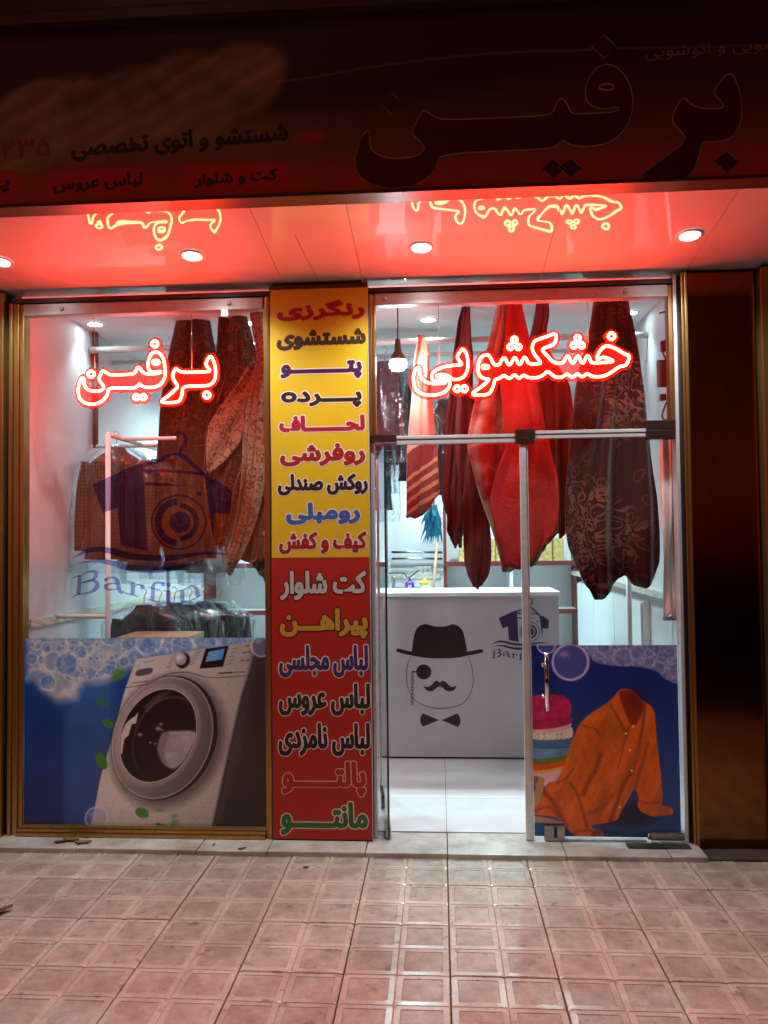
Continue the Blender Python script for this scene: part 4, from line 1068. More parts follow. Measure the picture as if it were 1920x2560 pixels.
# ================================================================== LAMPS
def downlight(label, x, y, z, lens, group, power, slope=0.0, size=110, aim=None):
    t = thing('downlight', label, 'ceiling light', (x, y, z), group)
    V, Fc = [], []
    for r, dz in ((.066, -.001), (.064, -.006), (.050, -.007), (.047, -.003)):
        for k in range(28):
            a = 2 * math.pi * k / 28; V.append((x + r * math.cos(a), y + r * math.sin(a), z + dz - slope * r * math.sin(a)))
    for i in range(3):
        for k in range(28):
            k2 = (k + 1) % 28; Fc.append((i * 28 + k, i * 28 + k2, (i + 1) * 28 + k2, (i + 1) * 28 + k))
    mesh_obj('rim', V, Fc, M['lamp_rim'], t, True)
    mesh_obj('lens', [(x + .0465 * math.cos(2 * math.pi * k / 24), y + .0465 * math.sin(2 * math.pi * k / 24), z - .0032 - slope * .0465 * math.sin(2 * math.pi * k / 24)) for k in range(24)], [tuple(range(24))[::-1]], lens, t)
    ld_ = bpy.data.lights.new('lamp', 'SPOT'); ld_.energy = power; ld_.spot_size = math.radians(size); ld_.spot_blend = .7; ld_.shadow_soft_size = .045
    ld_.color = (.88, .97, 1.0) if lens is M['lamp'] else (.62, .93, 1.0)
    lo = bpy.data.objects.new('lamp', ld_); COL.objects.link(lo); lo.location = (0, 0, -.012); lo.parent = t
    if aim: lo.rotation_euler = (Vector(aim) - Vector((x, y, z))).to_track_quat('-Z', 'Y').to_euler()
D_ = 1920 / 1659
for (a, b), lb in zip(((0, 565), (415, 552), (910, 534), (1490, 508)), ('cut off at the left edge', 'above the left window', 'above the open doorway', 'near the right end')):
    q = at(a * D_, b * D_, Z='soffit'); downlight('bright round downlight in the canopy soffit, ' + lb, q[0], q[1], q[2], M['lamp'], 'soffit downlights', 92, SLOPE, 138)
for (a, b), lb in zip(((205, 700), (535, 697), (925, 690), (1360, 675)), ('leftmost, beside the wall', 'beside the left window carpets', 'above the hanging bulb', 'at the far right')):
    q = at(a * D_, b * D_, Z=ZS + .059); downlight('round downlight in the shop ceiling behind the glass, ' + lb, q[0], q[1], ZS + .059, M['lamp_in'], 'indoor downlights', 22 if lb[0] in 'la' and 'most' in lb or 'far' in lb else 42, 0, 95)
for x, y, lb in ((-1.75, 2.1, 'left back'), (-.62, 2.9, 'middle back'), (.55, 2.3, 'right back'), (-1.6, 2.75, 'rear left'), (.75, 2.75, 'rear right'), (-.35, 3.3, 'rear middle')):  # unseen lamps; all but the middle back one added to brighten the rear
    downlight('unseen downlight deep in the shop ceiling, ' + lb, x, y, ZS + .059, M['lamp_in'], 'indoor downlights', *((560, 0, 70, (.12, -.6, 0)) if lb == 'middle back' else (260 if lb[:4] == 'rear' else 50, 0, 150)))
q = at(995, 906, .62)
bt = thing('hanging_bulb', 'glowing white LED bulb hanging on a cord behind the transom', 'light bulb', (q[0], .62, q[2]))
lathe('bulb', (q[0], .62, q[2] - .05), [(.012, 0), (.034, .004), (.050, .022), (.053, .045), (.048, .062)], M['bulb'], bt)
lathe('bulb_base', (q[0], .62, q[2] + .0125), [(.048, 0), (.040, .03), (.022, .055), (.018, .10), (.016, .13)], mat('bulb_plastic', (.07, .06, .06), .4), bt)
tube('cord', [(q[0], .62, q[2] + .14), (q[0] + .002, .62, q[2] + .25), (q[0], .62, ZS + .06)], .004, mat('cord', (.08, .07, .07), .5), bt, 6)

# ================================================================== CLOTH
def rug_mat(name, base, motif, line, scale=9.0, border=None, bw=.16, wear=None, bumpy=.5, heads_w=1.0, patchy=True):
    m_, nt, b, out = nmat(name); N, Lk = nt.nodes, nt.links
    uv = N.new('ShaderNodeUVMap'); uv.uv_map = 'UVMap'
    nn = N.new('ShaderNodeUVMap'); nn.uv_map = 'N'
    def noise(s, d=4, dist=0):
        z = N.new('ShaderNodeTexNoise'); z.inputs['Scale'].default_value = s; z.inputs['Detail'].default_value = d; z.inputs['Distortion'].default_value = dist
        Lk.new(uv.outputs[0], z.inputs['Vector']); return z.outputs[0]
    def ramp(src, p0, p1, c0=(0, 0, 0), c1=(1, 1, 1)):
        r = N.new('ShaderNodeValToRGB'); r.color_ramp.elements[0].position = p0; r.color_ramp.elements[1].position = p1
        r.color_ramp.elements[0].color = (*c0, 1); r.color_ramp.elements[1].color = (*c1, 1); Lk.new(src, r.inputs[0]); return r.outputs[0]
    def mix(f, a, c):
        x = N.new('ShaderNodeMixRGB')
        (Lk.new(f, x.inputs[0]) if not isinstance(f, float) else setattr(x.inputs[0], 'default_value', f))
        for i, s_ in ((1, a), (2, c)):
            if isinstance(s_, tuple): x.inputs[i].default_value = (*s_, 1)
            else: Lk.new(s_, x.inputs[i])
        return x.outputs[0]
    def math_(op, a, c=None):
        x = N.new('ShaderNodeMath'); x.operation = op
        for i, s_ in ((0, a), (1, c)):
            if s_ is None: continue
            if isinstance(s_, (int, float)): x.inputs[i].default_value = s_
            else: Lk.new(s_, x.inputs[i])
        return x.outputs[0]
    # warped coordinates give scrolling stems; voronoi cells give flower heads with petal rings
    wv = N.new('ShaderNodeTexNoise'); wv.inputs['Scale'].default_value = scale * .5; wv.inputs['Detail'].default_value = 2
    Lk.new(uv.outputs[0], wv.inputs['Vector'])
    va = N.new('ShaderNodeVectorMath'); va.operation = 'MULTIPLY_ADD'; Lk.new(wv.outputs['Color'], va.inputs[0]); va.inputs[1].default_value = (.12, .12, 0); Lk.new(uv.outputs[0], va.inputs[2])
    vo = N.new('ShaderNodeTexVoronoi'); vo.inputs['Scale'].default_value = scale; Lk.new(va.outputs[0], vo.inputs['Vector'])
    rings = math_('SINE', math_('MULTIPLY', vo.outputs['Distance'], 26.0))
    heads = math_('MULTIPLY', ramp(rings, .35, .6), ramp(vo.outputs['Distance'], .30, .44, (1, 1, 1), (0, 0, 0)))
    ve = N.new('ShaderNodeTexVoronoi'); ve.feature = 'DISTANCE_TO_EDGE'; ve.inputs['Scale'].default_value = scale * 1.15; Lk.new(va.outputs[0], ve.inputs['Vector'])
    stems = ramp(ve.outputs['Distance'], .02, .055, (1, 1, 1), (0, 0, 0))
    vs = N.new('ShaderNodeTexVoronoi'); vs.inputs['Scale'].default_value = scale * 3.2; Lk.new(va.outputs[0], vs.inputs['Vector'])
    small = ramp(vs.outputs['Distance'], .22, .3, (1, 1, 1), (0, 0, 0))
    patch = ramp(noise(scale * .22, 3), .42, .58)
    sc = ramp(math_('SINE', math_('MULTIPLY', noise(scale * .75, 1.5, .6), 55.0)), .62, .78)        # baroque scrolls
    stems = sc
    heads = math_('MULTIPLY', heads, heads_w)
    def field(bs, mo, li):
        c = mix(math_('MULTIPLY', small, .55), bs, li); c = mix(math_('MULTIPLY', stems, .8), c, li); return mix(heads, c, mo)
    col = mix(patch, field(base, motif, line), mix(math_('MULTIPLY', heads, .35), base, motif)) if wear is None and patchy else field(base, motif, line)
    if border:
        sx = N.new('ShaderNodeSeparateXYZ'); Lk.new(nn.outputs[0], sx.inputs[0])
        e = math_('MINIMUM', math_('MINIMUM', sx.outputs[0], math_('SUBTRACT', 1.0, sx.outputs[0])), math_('SUBTRACT', 1.0, sx.outputs[1]))
        inb = math_('MULTIPLY', ramp(e, bw * .18, bw * .2), ramp(e, bw * .98, bw, (1, 1, 1), (0, 0, 0)))
        col = mix(inb, col, field(border, line, motif))
        ln1 = math_('MULTIPLY', ramp(e, bw * 1.08, bw * 1.1), ramp(e, bw * 1.2, bw * 1.22, (1, 1, 1), (0, 0, 0))); col = mix(ln1, col, border)
    if wear: col = mix(ramp(noise(5, 6), .45, .62), col, wear)
    fz = N.new('ShaderNodeTexNoise'); fz.inputs['Scale'].default_value = 90; fz.inputs['Detail'].default_value = 3; Lk.new(uv.outputs[0], fz.inputs['Vector'])
    fin_ = N.new('ShaderNodeMixRGB'); fin_.blend_type = 'MULTIPLY'; fin_.inputs[0].default_value = .55
    Lk.new(col, fin_.inputs[1]); Lk.new(ramp(fz.outputs[0], .3, .7, (.6, .6, .6), (1.1, 1.1, 1.1)), fin_.inputs[2])
    Lk.new(fin_.outputs[0], b.inputs['Base Color'])
    b.inputs['Roughness'].default_value = .85; b.inputs['Sheen Weight'].default_value = .25; b.inputs['Specular IOR Level'].default_value = .2
    bp2 = N.new('ShaderNodeBump'); bp2.inputs['Strength'].default_value = bumpy; bp2.inputs['Distance'].default_value = .004
    Lk.new(fz.outputs[0], bp2.inputs['Height']); Lk.new(bp2.outputs[0], b.inputs['Normal'])
    return m_
def cloth_geo(rows, Y, folds=3, amp=.03, ph=0.0, nu=36, nv=60, bulge=.03, bottom=None, ragged=0.0, seed=0, ptip=7.0):
    amp = amp * 1.15
    pleat0 = lambda t: 1 - 2 * abs(2 * (t % 1.0) - 1)
    R_ = np.array(sorted(rows), float)
    ys = np.linspace(R_[0, 0], R_[-1, 0], nv + 1)
    xl = np.interp(ys, R_[:, 0], R_[:, 1]); xr = np.interp(ys, R_[:, 0], R_[:, 2])
    ker = np.array([1, 2, 3, 2, 1]) / 9.0                                    # soften the corners only a little
    xl = np.convolve(np.pad(xl, 2, 'edge'), ker, 'valid'); xr = np.convolve(np.pad(xr, 2, 'edge'), ker, 'valid')
    V = []; N_ = []; UVm = []
    rg_ = random.Random(seed); w0 = [rg_.uniform(0, 6.28) for _ in range(5)]
    zt = at(xl[0], ys[0], Y)[2]
    for j, y in enumerate(ys):
        v_ = j / nv
        for i in range(nu + 1):
            u = i / nu
            x = xl[j] + (xr[j] - xl[j]) * u
            yy = y
            yy += ptip * v_ ** 6 * pleat0(folds * u + ph + .22 * math.sin(v_ * 4 + w0[1]))
            if bottom: yy += v_ ** 5 * np.interp(u, [q[0] for q in bottom], [q[1] for q in bottom])
            x += ragged * math.sin(v_ * 23 + w0[0]) * (1 if u > .5 else -1) * abs(u - .5) * 2
            q = at(x, yy, Y)
            tight = .45 + .55 * v_
            def pleat(t): t = (t + .16 * math.sin(t * 2.1 + w0[2]) + .09 * math.sin(t * 5.3 + w0[4])) % 1.0; return 1 - 2 * abs(2 * t - 1) ** .7 if t < .5 else 1 - 2 * (2 * t - 1) ** 1.5   # crisp ridge, soft valley
            dy = amp * tight * (.75 * pleat(folds * u + ph + .22 * math.sin(v_ * 4 + w0[1])) + .35 * pleat(folds * 2.3 * u + w0[2] + v_ * .9) + .3 * math.sin(2 * math.pi * folds * u + w0[4])) - bulge * .2 * math.sin(math.pi * u)
            dy += .016 * (abs(((v_ * 2.2 + u * 1.3 + w0[3]) % 1) - .5) - .25) + .010 * math.sin(v_ * 9 + u * 5 + w0[3])
            V.append((q[0], Y + dy, q[2])); N_.append((u, v_)); UVm.append((q[0] * 1.3 + dy * .5, q[2]))
    Fc = [(j * (nu + 1) + i, (j + 1) * (nu + 1) + i, (j + 1) * (nu + 1) + i + 1, j * (nu + 1) + i + 1) for j in range(nv) for i in range(nu)]
    return V, Fc, N_, UVm
def cloth(name, rows, Y, mt, parent=None, thick=.008, **kw):
    V, Fc, N_, UVm = cloth_geo(rows, Y, **kw)
    o = mesh_obj(name, V, Fc, mt, parent, True)
    for nm, src in (('UVMap', UVm), ('N', N_)):
        lay = o.data.uv_layers.new(name=nm)
        lay.data.foreach_set('uv', [c for p in o.data.polygons for vi in p.vertices for c in src[vi]])
    md = o.modifiers.new('thickness', 'SOLIDIFY'); md.thickness = thick; md.offset = 1
    return o
GR = 'carpets and blankets hanging behind the glass'
rb = rug_mat('brown_carpet', (.038, .012, .009), (.12, .055, .032), (.10, .042, .026), 8, patchy=False)
rm = rug_mat('maroon_carpet', (.065, .012, .010), (.40, .26, .15), (.16, .06, .035), 10, border=(.48, .36, .22), bw=.22, wear=None)
rc = rug_mat('cream_scroll_carpet', (.30, .22, .14), (.08, .02, .014), (.10, .035, .022), 12, heads_w=.8, patchy=False)
rf = rug_mat('dark_floral_carpet', (.045, .022, .018), (.33, .27, .21), (.16, .12, .09), 11, border=(.34, .27, .19), bw=.07, wear=(.05, .025, .02))
tag(cloth('carpet', [(778, 446, 516), (880, 425, 538), (1000, 408, 545), (1120, 395, 548), (1230, 385, 545), (1340, 380, 535)], .95, rb, folds=1.6, amp=.035, seed=1), 'plain dark brown carpet hanging furthest left in the left window', 'carpet', GR)
c2 = tag(cloth('carpet', [(778, 550, 612), (880, 541, 640), (1000, 531, 650), (1090, 516, 640), (1165, 512, 622), (1220, 513, 605), (1310, 526, 592), (1368, 541, 562)], .90, rug_mat('maroon_carpet_plain', (.034, .008, .008), (.15, .075, .045), (.09, .035, .022), 10, patchy=False, border=(.30, .18, .09), bw=.06), folds=1.4, amp=.035, seed=2), 'maroon carpet with a pointed lower corner hanging in the left window', 'carpet', GR)
cloth('border_fold', [(905, 628, 640), (960, 596, 634), (1010, 556, 624), (1060, 524, 612), (1110, 519, 600), (1160, 517, 560), (1178, 517, 536)], .83, rc, c2, folds=1, amp=.012, seed=3, bulge=.01)
tag(cloth('carpet', [(775, 622, 668), (900, 646, 670), (1000, 620, 670), (1100, 607, 670), (1200, 604, 662), (1290, 592, 642), (1390, 574, 604), (1432, 564, 580)], .80, rc, folds=1.5, amp=.02, seed=4), 'cream scroll patterned carpet edge hanging beside the banner pillar', 'carpet', GR)
tag(cloth('carpet', [(1090, 640, 672), (1200, 632, 672), (1300, 618, 672), (1390, 606, 672), (1402, 604, 672)], .86, rf, folds=1, amp=.02, seed=5), 'dark floral carpet low behind the cream carpet in the left window', 'carpet', GR)
tag(cloth('carpet', [(1385, 634, 674), (1410, 630, 674), (1425, 640, 674), (1448, 660, 674)], .89, rf, folds=1, amp=.012, seed=6, nv=16), 'rolled carpet corner at the lower right of the left window', 'carpet', GR)

def stripe_mat():
    m_, nt, b, out = nmat('striped_blanket'); N, Lk = nt.nodes, nt.links
    nn = N.new('ShaderNodeUVMap'); nn.uv_map = 'UVMap'
    sx = N.new('ShaderNodeSeparateXYZ'); Lk.new(nn.outputs[0], sx.inputs[0])
    def mth(op, a, c):
        x = N.new('ShaderNodeMath'); x.operation = op
        for i, s_ in ((0, a), (1, c)):
            if isinstance(s_, (int, float)): x.inputs[i].default_value = s_
            else: Lk.new(s_, x.inputs[i])
        return x.outputs[0]
    # height along a 35 degree diagonal, in metres
    t = mth('SUBTRACT', sx.outputs[1], mth('MULTIPLY', sx.outputs[0], .52))
    z0 = at(1057, 1320, .75)
    r = N.new('ShaderNodeValToRGB'); r.color_ramp.interpolation = 'CONSTANT'
    mr = N.new('ShaderNodeMapRange'); mr.inputs[1].default_value = 1.62; mr.inputs[2].default_value = 2.62
    Lk.new(t, mr.inputs[0]); Lk.new(mr.outputs[0], r.inputs[0])
    cr, rd_, tn = (.52, .36, .26), (.18, .022, .022), (.42, .25, .10)
    els = [(0, rd_), (.06, cr), (.22, rd_), (.30, tn), (.325, rd_), (.37, tn), (.395, rd_), (.44, tn), (.465, rd_), (.51, tn), (.535, rd_), (.68, cr)]
    e = r.color_ramp.elements
    e[0].position = 0; e[0].color = (*els[0][1], 1); e[1].position = els[1][0]; e[1].color = (*els[1][1], 1)
    for p, c in els[2:]:
        q_ = e.new(p); q_.color = (*c, 1)
    fz = N.new('ShaderNodeTexNoise'); fz.inputs['Scale'].default_value = 70; Lk.new(nn.outputs[0], fz.inputs['Vector'])
    bp2 = N.new('ShaderNodeBump'); bp2.inputs['Strength'].default_value = .5; bp2.inputs['Distance'].default_value = .005
    Lk.new(fz.outputs[0], bp2.inputs['Height']); Lk.new(bp2.outputs[0], b.inputs['Normal'])
    Lk.new(r.outputs[0], b.inputs['Base Color']); b.inputs['Roughness'].default_value = .8; b.inputs['Sheen Weight'].default_value = .3
    return m_
red_d = mat('dark_red_wool', (.10, .010, .010), .8, var=.3, vscale=6, bump=.4, bscale=70)
red_f = rug_mat('red_fur', (.20, .016, .012), (.24, .04, .03), (.18, .016, .012), 4, wear=(.33, .19, .15), bumpy=.9)
red_p = mat('red_blanket', (.13, .010, .009), .75, var=.25, vscale=5, bump=.3, bscale=50)
dk_fl = rug_mat('dark_velvet_floral', (.014, .006, .007), (.15, .09, .075), (.15, .10, .085), 10, wear=None, heads_w=.8)
tag(cloth('striped_blanket', [(838, 1046, 1062), (880, 1038, 1072), (905, 1034, 1070), (1000, 1028, 1078), (1100, 1018, 1092), (1200, 1016, 1096), (1262, 1016, 1098), (1275, 1016, 1098)], .75, stripe_mat(), folds=1, amp=.018, seed=8, bottom=[(0, 24), (.25, 26), (.5, 10), (.75, -14), (1, -40)]), 'cream blanket with dark red diagonal stripes hanging in the doorway', 'blanket', GR)
r2 = tag(cloth('red_blanket', [(768, 1156, 1172), (800, 1142, 1177), (870, 1136, 1178), (950, 1128, 1181), (1050, 1116, 1190), (1150, 1108, 1192), (1240, 1107, 1180), (1300, 1117, 1170), (1340, 1113, 1156), (1364, 1142, 1152)], .80, red_d, folds=1.8, amp=.035, seed=9, ragged=2), 'narrow dark red blanket hanging between the striped and fur blankets', 'blanket', GR)
cloth('lower_fold', [(1130, 1170, 1196), (1200, 1164, 1212), (1280, 1156, 1220), (1350, 1158, 1226), (1410, 1162, 1228), (1445, 1172, 1222), (1468, 1186, 1204)], .70, red_d, r2, folds=1, amp=.02, seed=10, bulge=.06)
fb = tag(cloth('fur_blanket', [(752, 1246, 1300), (850, 1226, 1322), (950, 1198, 1340), (1040, 1178, 1356), (1110, 1166, 1372), (1190, 1186, 1388), (1270, 1212, 1396), (1335, 1236, 1394), (1392, 1252, 1386), (1418, 1257, 1360)], .60, red_f, folds=1.5, amp=.05, seed=11, bottom=[(0, 12), (.3, 2), (.55, 12), (.75, -10), (1, -60)]), 'large bright red fur blanket hanging behind the door edge', 'blanket', GR)
red_b = mat('bright_red_plush', (.23, .012, .009), .8, var=.25, vscale=9, bump=.6, bscale=60)
cloth('front_fold', [(754, 1268, 1301), (850, 1262, 1322), (950, 1250, 1341), (1040, 1258, 1357), (1110, 1268, 1374), (1180, 1240, 1390), (1250, 1222, 1397), (1335, 1240, 1395), (1392, 1258, 1384), (1412, 1262, 1352)], .52, red_b, fb, folds=1.2, amp=.03, seed=31, bottom=[(0, 8), (.35, 14), (.6, -4), (1, -50)])
cloth('front_fold', [(770, 1160, 1173), (860, 1150, 1176), (960, 1146, 1178), (1060, 1140, 1184), (1150, 1142, 1188), (1230, 1150, 1178), (1262, 1160, 1170)], .73, red_d, r2, folds=1, amp=.02, seed=32)
tag(cloth('red_blanket', [(752, 1342, 1370), (790, 1334, 1377), (826, 1328, 1366), (880, 1320, 1372), (960, 1322, 1428), (1040, 1330, 1432), (1150, 1350, 1424), (1260, 1370, 1420), (1340, 1380, 1410)], .76, red_p, folds=1.7, amp=.035, seed=12, ragged=2), 'knotted red blanket hanging between the fur blanket and floral carpet', 'blanket', GR)
c4 = tag(cloth('floral_carpet', [(752, 1484, 1567), (850, 1471, 1590), (950, 1446, 1604), (1050, 1432, 1616), (1150, 1418, 1630), (1250, 1411, 1645), (1330, 1412, 1650), (1390, 1420, 1652), (1425, 1436, 1650)], .52, dk_fl, folds=2.1, amp=.05, seed=13, nu=48,
      bottom=[(0, -22), (.12, 20), (.25, 74), (.34, 78), (.45, 40), (.6, 6), (.7, 36), (.82, 50), (.92, 26), (1, -20)]), 'big dark floral carpet hanging on the right of the doorway', 'carpet', GR)
tag(cloth('white_curtain', [(1092, 1650, 1710), (1100, 1650, 1710), (1300, 1656, 1713), (1540, 1658, 1716)], .20, mat('white_voile', (.80, .76, .74), .7, var=.06), folds=3, amp=.016, seed=14, thick=.003), 'pale pink lit curtain strip hanging at the right jamb', 'curtain')
fr = bpy.data.objects['white_curtain']
tr_ = [at(1658 + 58 * k / 24, 1541, .20) for k in range(25)]
V, Fc = merge_geo([tube_geo([tuple(p), (p[0], .20 + .004 * (i % 2), p[2] - .022)], .004, 5) for i, p in enumerate(tr_)])
mesh_obj('fringe', V, Fc, M['white_paint'], fr)
# rods the rugs hang on
for y0, Yd, lb in ((856, 1.10, 'front'), (890, 1.5, 'rear')):
    a = at(940, y0, Yd)
    tag(tube('hanging_rod', [(-2.39, Yd, a[2]), (-.5, Yd, a[2]), (1.35, Yd, a[2])], .022 if Yd < 1.2 else .016, M['white_paint'], None, 12), 'white horizontal rod under the shop ceiling, the ' + lb + ' one', 'rod')

# ================================================================== GARMENTS AND RACK
def loops_mesh(name, loops, mt, parent, n=28, wob=0.0, seed=0, smooth=True):
    rg_ = random.Random(seed); ph = [rg_.uniform(0, 6.28) for _ in range(4)]
    V, Fc = [], []
    for j, (cx, cy_, z, w, d) in enumerate(loops):
        for k in range(n):
            a = 2 * math.pi * k / n
            s = 1 + wob * math.sin(5 * a + ph[0] + z * 3) + wob * .6 * math.sin(9 * a + ph[1] - z * 5)
            V.append((cx + w * s * math.cos(a), cy_ + d * s * math.sin(a), z + .01 * wob * math.sin(3 * a + ph[2])))
    for j in range(len(loops) - 1):
        for k in range(n):
            k2 = (k + 1) % n; Fc.append((j * n + k, j * n + k2, (j + 1) * n + k2, (j + 1) * n + k))
    Fc.append(tuple(range(n))[::-1]); Fc.append(tuple((len(loops) - 1) * n + k for k in range(n)))
    return mesh_obj(name, V, Fc, mt, parent, smooth)
def garment(name, label, cx, cy_, zt, w, ln, mt, group, cover=True, seed=0, depth=.075, sleeves=True):
    t = thing(name, label, 'garment', (cx, cy_, zt - ln), group)
    prof = [(0, .05, .04), (-.03, .07, .05), (-.05, w * .55, .06), (-.09, w * .85, depth), (-.14, w, depth), (-.30, w * .96, depth * 1.05), (-.5, w * .95, depth * 1.1), (-ln, w * 1.06, depth * 1.2)]
    loops_mesh('body', [(cx, cy_, zt + z, ww, dd) for z, ww, dd in prof][::-1], mt, t, wob=.05, seed=seed)
    if sleeves:
        for s in (-1, 1):
            P = [(cx + s * w * .86, cy_, zt - .10), (cx + s * w * 1.02, cy_ - .01, zt - .25), (cx + s * w * 1.10, cy_ - .025, zt - .45), (cx + s * w * 1.10, cy_ - .04, zt - min(ln * .92, .68))]
            q = smooth_line(P, None, 5)
            V, Fc = tube_geo([tuple(p) for p in q], [.066 - .02 * i / len(q) for i in range(len(q))], 12); mesh_obj('sleeve', V, Fc, mt, t, True)
    tube('hanger_hook', [(cx, cy_, zt - .01), (cx, cy_, zt + .05), (cx + .02, cy_, zt + .09), (cx, cy_, zt + .115), (cx - .018, cy_, zt + .10)], .003, M['steel'], t, 6)
    if cover:
        loops_mesh('plastic_cover', [(cx, cy_, zt + z + .015, ww * 1.22 + .03, dd * 1.3 + .03) for z, ww, dd in prof + [(-ln - .10, w * 1.0, depth * 1.1)]][::-1], M['plastic'], t, wob=.17, seed=seed + 5)
    return t
def plaid():
    m_, nt, b, out = nmat('plaid_wool'); N, Lk = nt.nodes, nt.links
    tc = N.new('ShaderNodeTexCoord'); cur = None
    for ax, sc in (('X', 26), ('Z', 24)):
        w = N.new('ShaderNodeTexWave'); w.bands_direction = ax; w.inputs['Scale'].default_value = sc * .55; w.inputs['Distortion'].default_value = .4
        Lk.new(tc.outputs['Object'], w.inputs['Vector'])
        r = N.new('ShaderNodeValToRGB'); r.color_ramp.elements[0].position = .55; r.color_ramp.elements[1].position = .8
        r.color_ramp.elements[0].color = (.014, .008, .007, 1); r.color_ramp.elements[1].color = (.075, .042, .03, 1)
        Lk.new(w.outputs[0], r.inputs[0])
        if cur is None: cur = r.outputs[0]
        else:
            mx = N.new('ShaderNodeMixRGB'); mx.blend_type = 'LIGHTEN'; mx.inputs[0].default_value = .9
            Lk.new(cur, mx.inputs[1]); Lk.new(r.outputs[0], mx.inputs[2]); cur = mx.outputs[0]
    Lk.new(cur, b.inputs['Base Color']); b.inputs['Roughness'].default_value = .8
    return m_
suit = mat('black_suit', (.014, .013, .016), .6, var=.3); navy = mat('navy_suit', (.02, .022, .035), .6, var=.3); dkb = mat('dark_brown_coat', (.020, .011, .010), .7, var=.3); plum = mat('plum_garment', (.10, .03, .05), .7, var=.3); pale = mat('pale_garment', (.45, .42, .46), .7, var=.1)
GG = 'garments on the left rack'
YR = .62
r0 = at(270, 1086, YR)
rack = thing('clothes_rack', 'white pipe clothes rack standing behind the left window', 'clothes rack', (r0[0], YR, .03))
tube('leg', [(r0[0], YR, .03), (r0[0], YR, 1.0), (r0[0], YR, r0[2])], .0155, M['white_paint'], rack, 12)
tube('leg', [(r0[0], 1.75, .03), (r0[0], 1.75, 1.0), (r0[0], 1.75, r0[2])], .0155, M['white_paint'], rack, 12)
tube('top_rail', [(r0[0], YR, r0[2]), (r0[0] + .01, 1.2, r0[2]), (r0[0] + .02, 1.75, r0[2])], .0155, M['white_paint'], rack, 12)
tube('cross_rail', [(r0[0] - .45, 1.15, r0[2] - .01), (r0[0] + .1, 1.15, r0[2] - .01), (r0[0] + .75, 1.15, r0[2] - .01)], .014, M['white_paint'], rack, 12)
tube('top_rail', [(r0[0] + .03, YR + .15, r0[2] - .012), (r0[0] + .38, YR + .15, r0[2] - .012)], .012, M['white_paint'], rack, 12)
zl = at(215, 1541, YR)[2]
tube('lower_rail', [(-2.38, YR, zl), (r0[0] - .2, YR, zl), (r0[0], YR, zl)], .014, M['white_paint'], rack, 12)
g1 = at(285, 1122, .80)
garment('plaid_coat', 'brown plaid coat in a plastic cover on the left rack', g1[0], .84, g1[2] + .01, .19, .72, plaid(), GG, seed=1)
garment('brown_coat', 'dark brown coat in clear plastic behind the plaid coat', g1[0] + .22, 1.02, g1[2] - .05, .20, .74, dkb, GG, seed=2)
garment('dark_suit', 'dark suit in plastic hanging right of the plaid coat', at(455, 1200, 1.1)[0], 1.1, at(455, 1185, 1.1)[2], .18, .62, suit, GG, seed=3)
garment('grey_shirt', 'pale grey shirt in plastic beside the dark carpets', at(520, 1240, 1.3)[0], 1.3, at(520, 1195, 1.3)[2], .15, .66, pale, GG, seed=4)
for k in range(6):
    xx = at(360 + 38 * k, 1540, .95 + .10 * k)
    garment('black_suit', 'black suit in shiny plastic low behind the poster, number %s from the left' % ('one', 'two', 'three', 'four', 'five', 'six')[k], xx[0], .95 + .10 * k, at(400, 1512 - 2 * k + (6 if k % 2 else 0), .95 + .10 * k)[2], .17, .75, (suit, navy)[k % 2], 'suits in plastic covers', seed=10 + k, sleeves=True)
q0 = at(306, 1596, .50); q1 = at(484, 1596, .50)
tag(box('wooden_board', q0[0], q1[0], .40, .72, q0[2] - .02, q0[2] + .018, M['wood'], None, .004), 'pale wooden board lying behind the top of the washing machine poster', 'board')
# garments high behind the transom
for k, (xx, yy, Yd, mt_, wd_, ln) in enumerate(((962, 905, 1.35, plum, .095, .62), (992, 935, 1.6, suit, .10, .66), (1018, 925, 1.9, pale, .09, .70), (1030, 1010, 1.5, dkb, .10, .55), (1112, 1000, 1.7, plum, .11, .7), (946, 1075, 1.75, suit, .09, .6))):
    p = at(xx, yy, Yd)
    garment('covered_garment', ('plum dress', 'black jacket', 'pale shirt', 'brown jacket', 'plum jacket', 'black trousers')[k] + ' in glossy plastic hanging high behind the doorway', p[0], Yd, p[2], wd_, ln, mt_, 'garments behind the doorway', seed=20 + k, sleeves=False, depth=.05)

# ================================================================== SHELVES, COUNTER, SINK
def shelving(label, x0, x1, items=True):
    t = thing('shelf_unit', label, 'shelves', ((x0 + x1) / 2, 3.95, .03))
    box('back_panel', x0, x1, 4.13, 4.145, .03, 1.95, M['white_lam'], t)
    n = max(2, int(round((x1 - x0) / .75)))
    for k in range(n + 1):
        xx = x0 + (x1 - x0 - .03) * k / n; box('upright', xx, xx + .03, 3.80, 4.129, .03, 1.95, M['red_trim'] if k in (0, n) else M['white_lam'], t)
    for z in (.10, .50, .93, 1.40):
        box('shelf', x0 + .031, x1 - .031, 3.79, 4.128, z - .03, z, M['white_lam'], t); box('shelf_edge', x0 + .0, x1 - .0, 3.776, 3.789, z - .042, z + .006, M['red_trim'], t)
    return t
XA = float(at(965, 1400, 3.8)[0]); XB = float(at(1109, 1400, 3.8)[0])
shelving('white shelf unit with dark red edges behind the left window', -2.385, XA)
shelving('white shelf unit with dark red edges behind the counter', XB, 1.345)
gold_b = rug_mat('gold_print', (.55, .36, .10), (.30, .10, .03), (.7, .55, .25), 18)
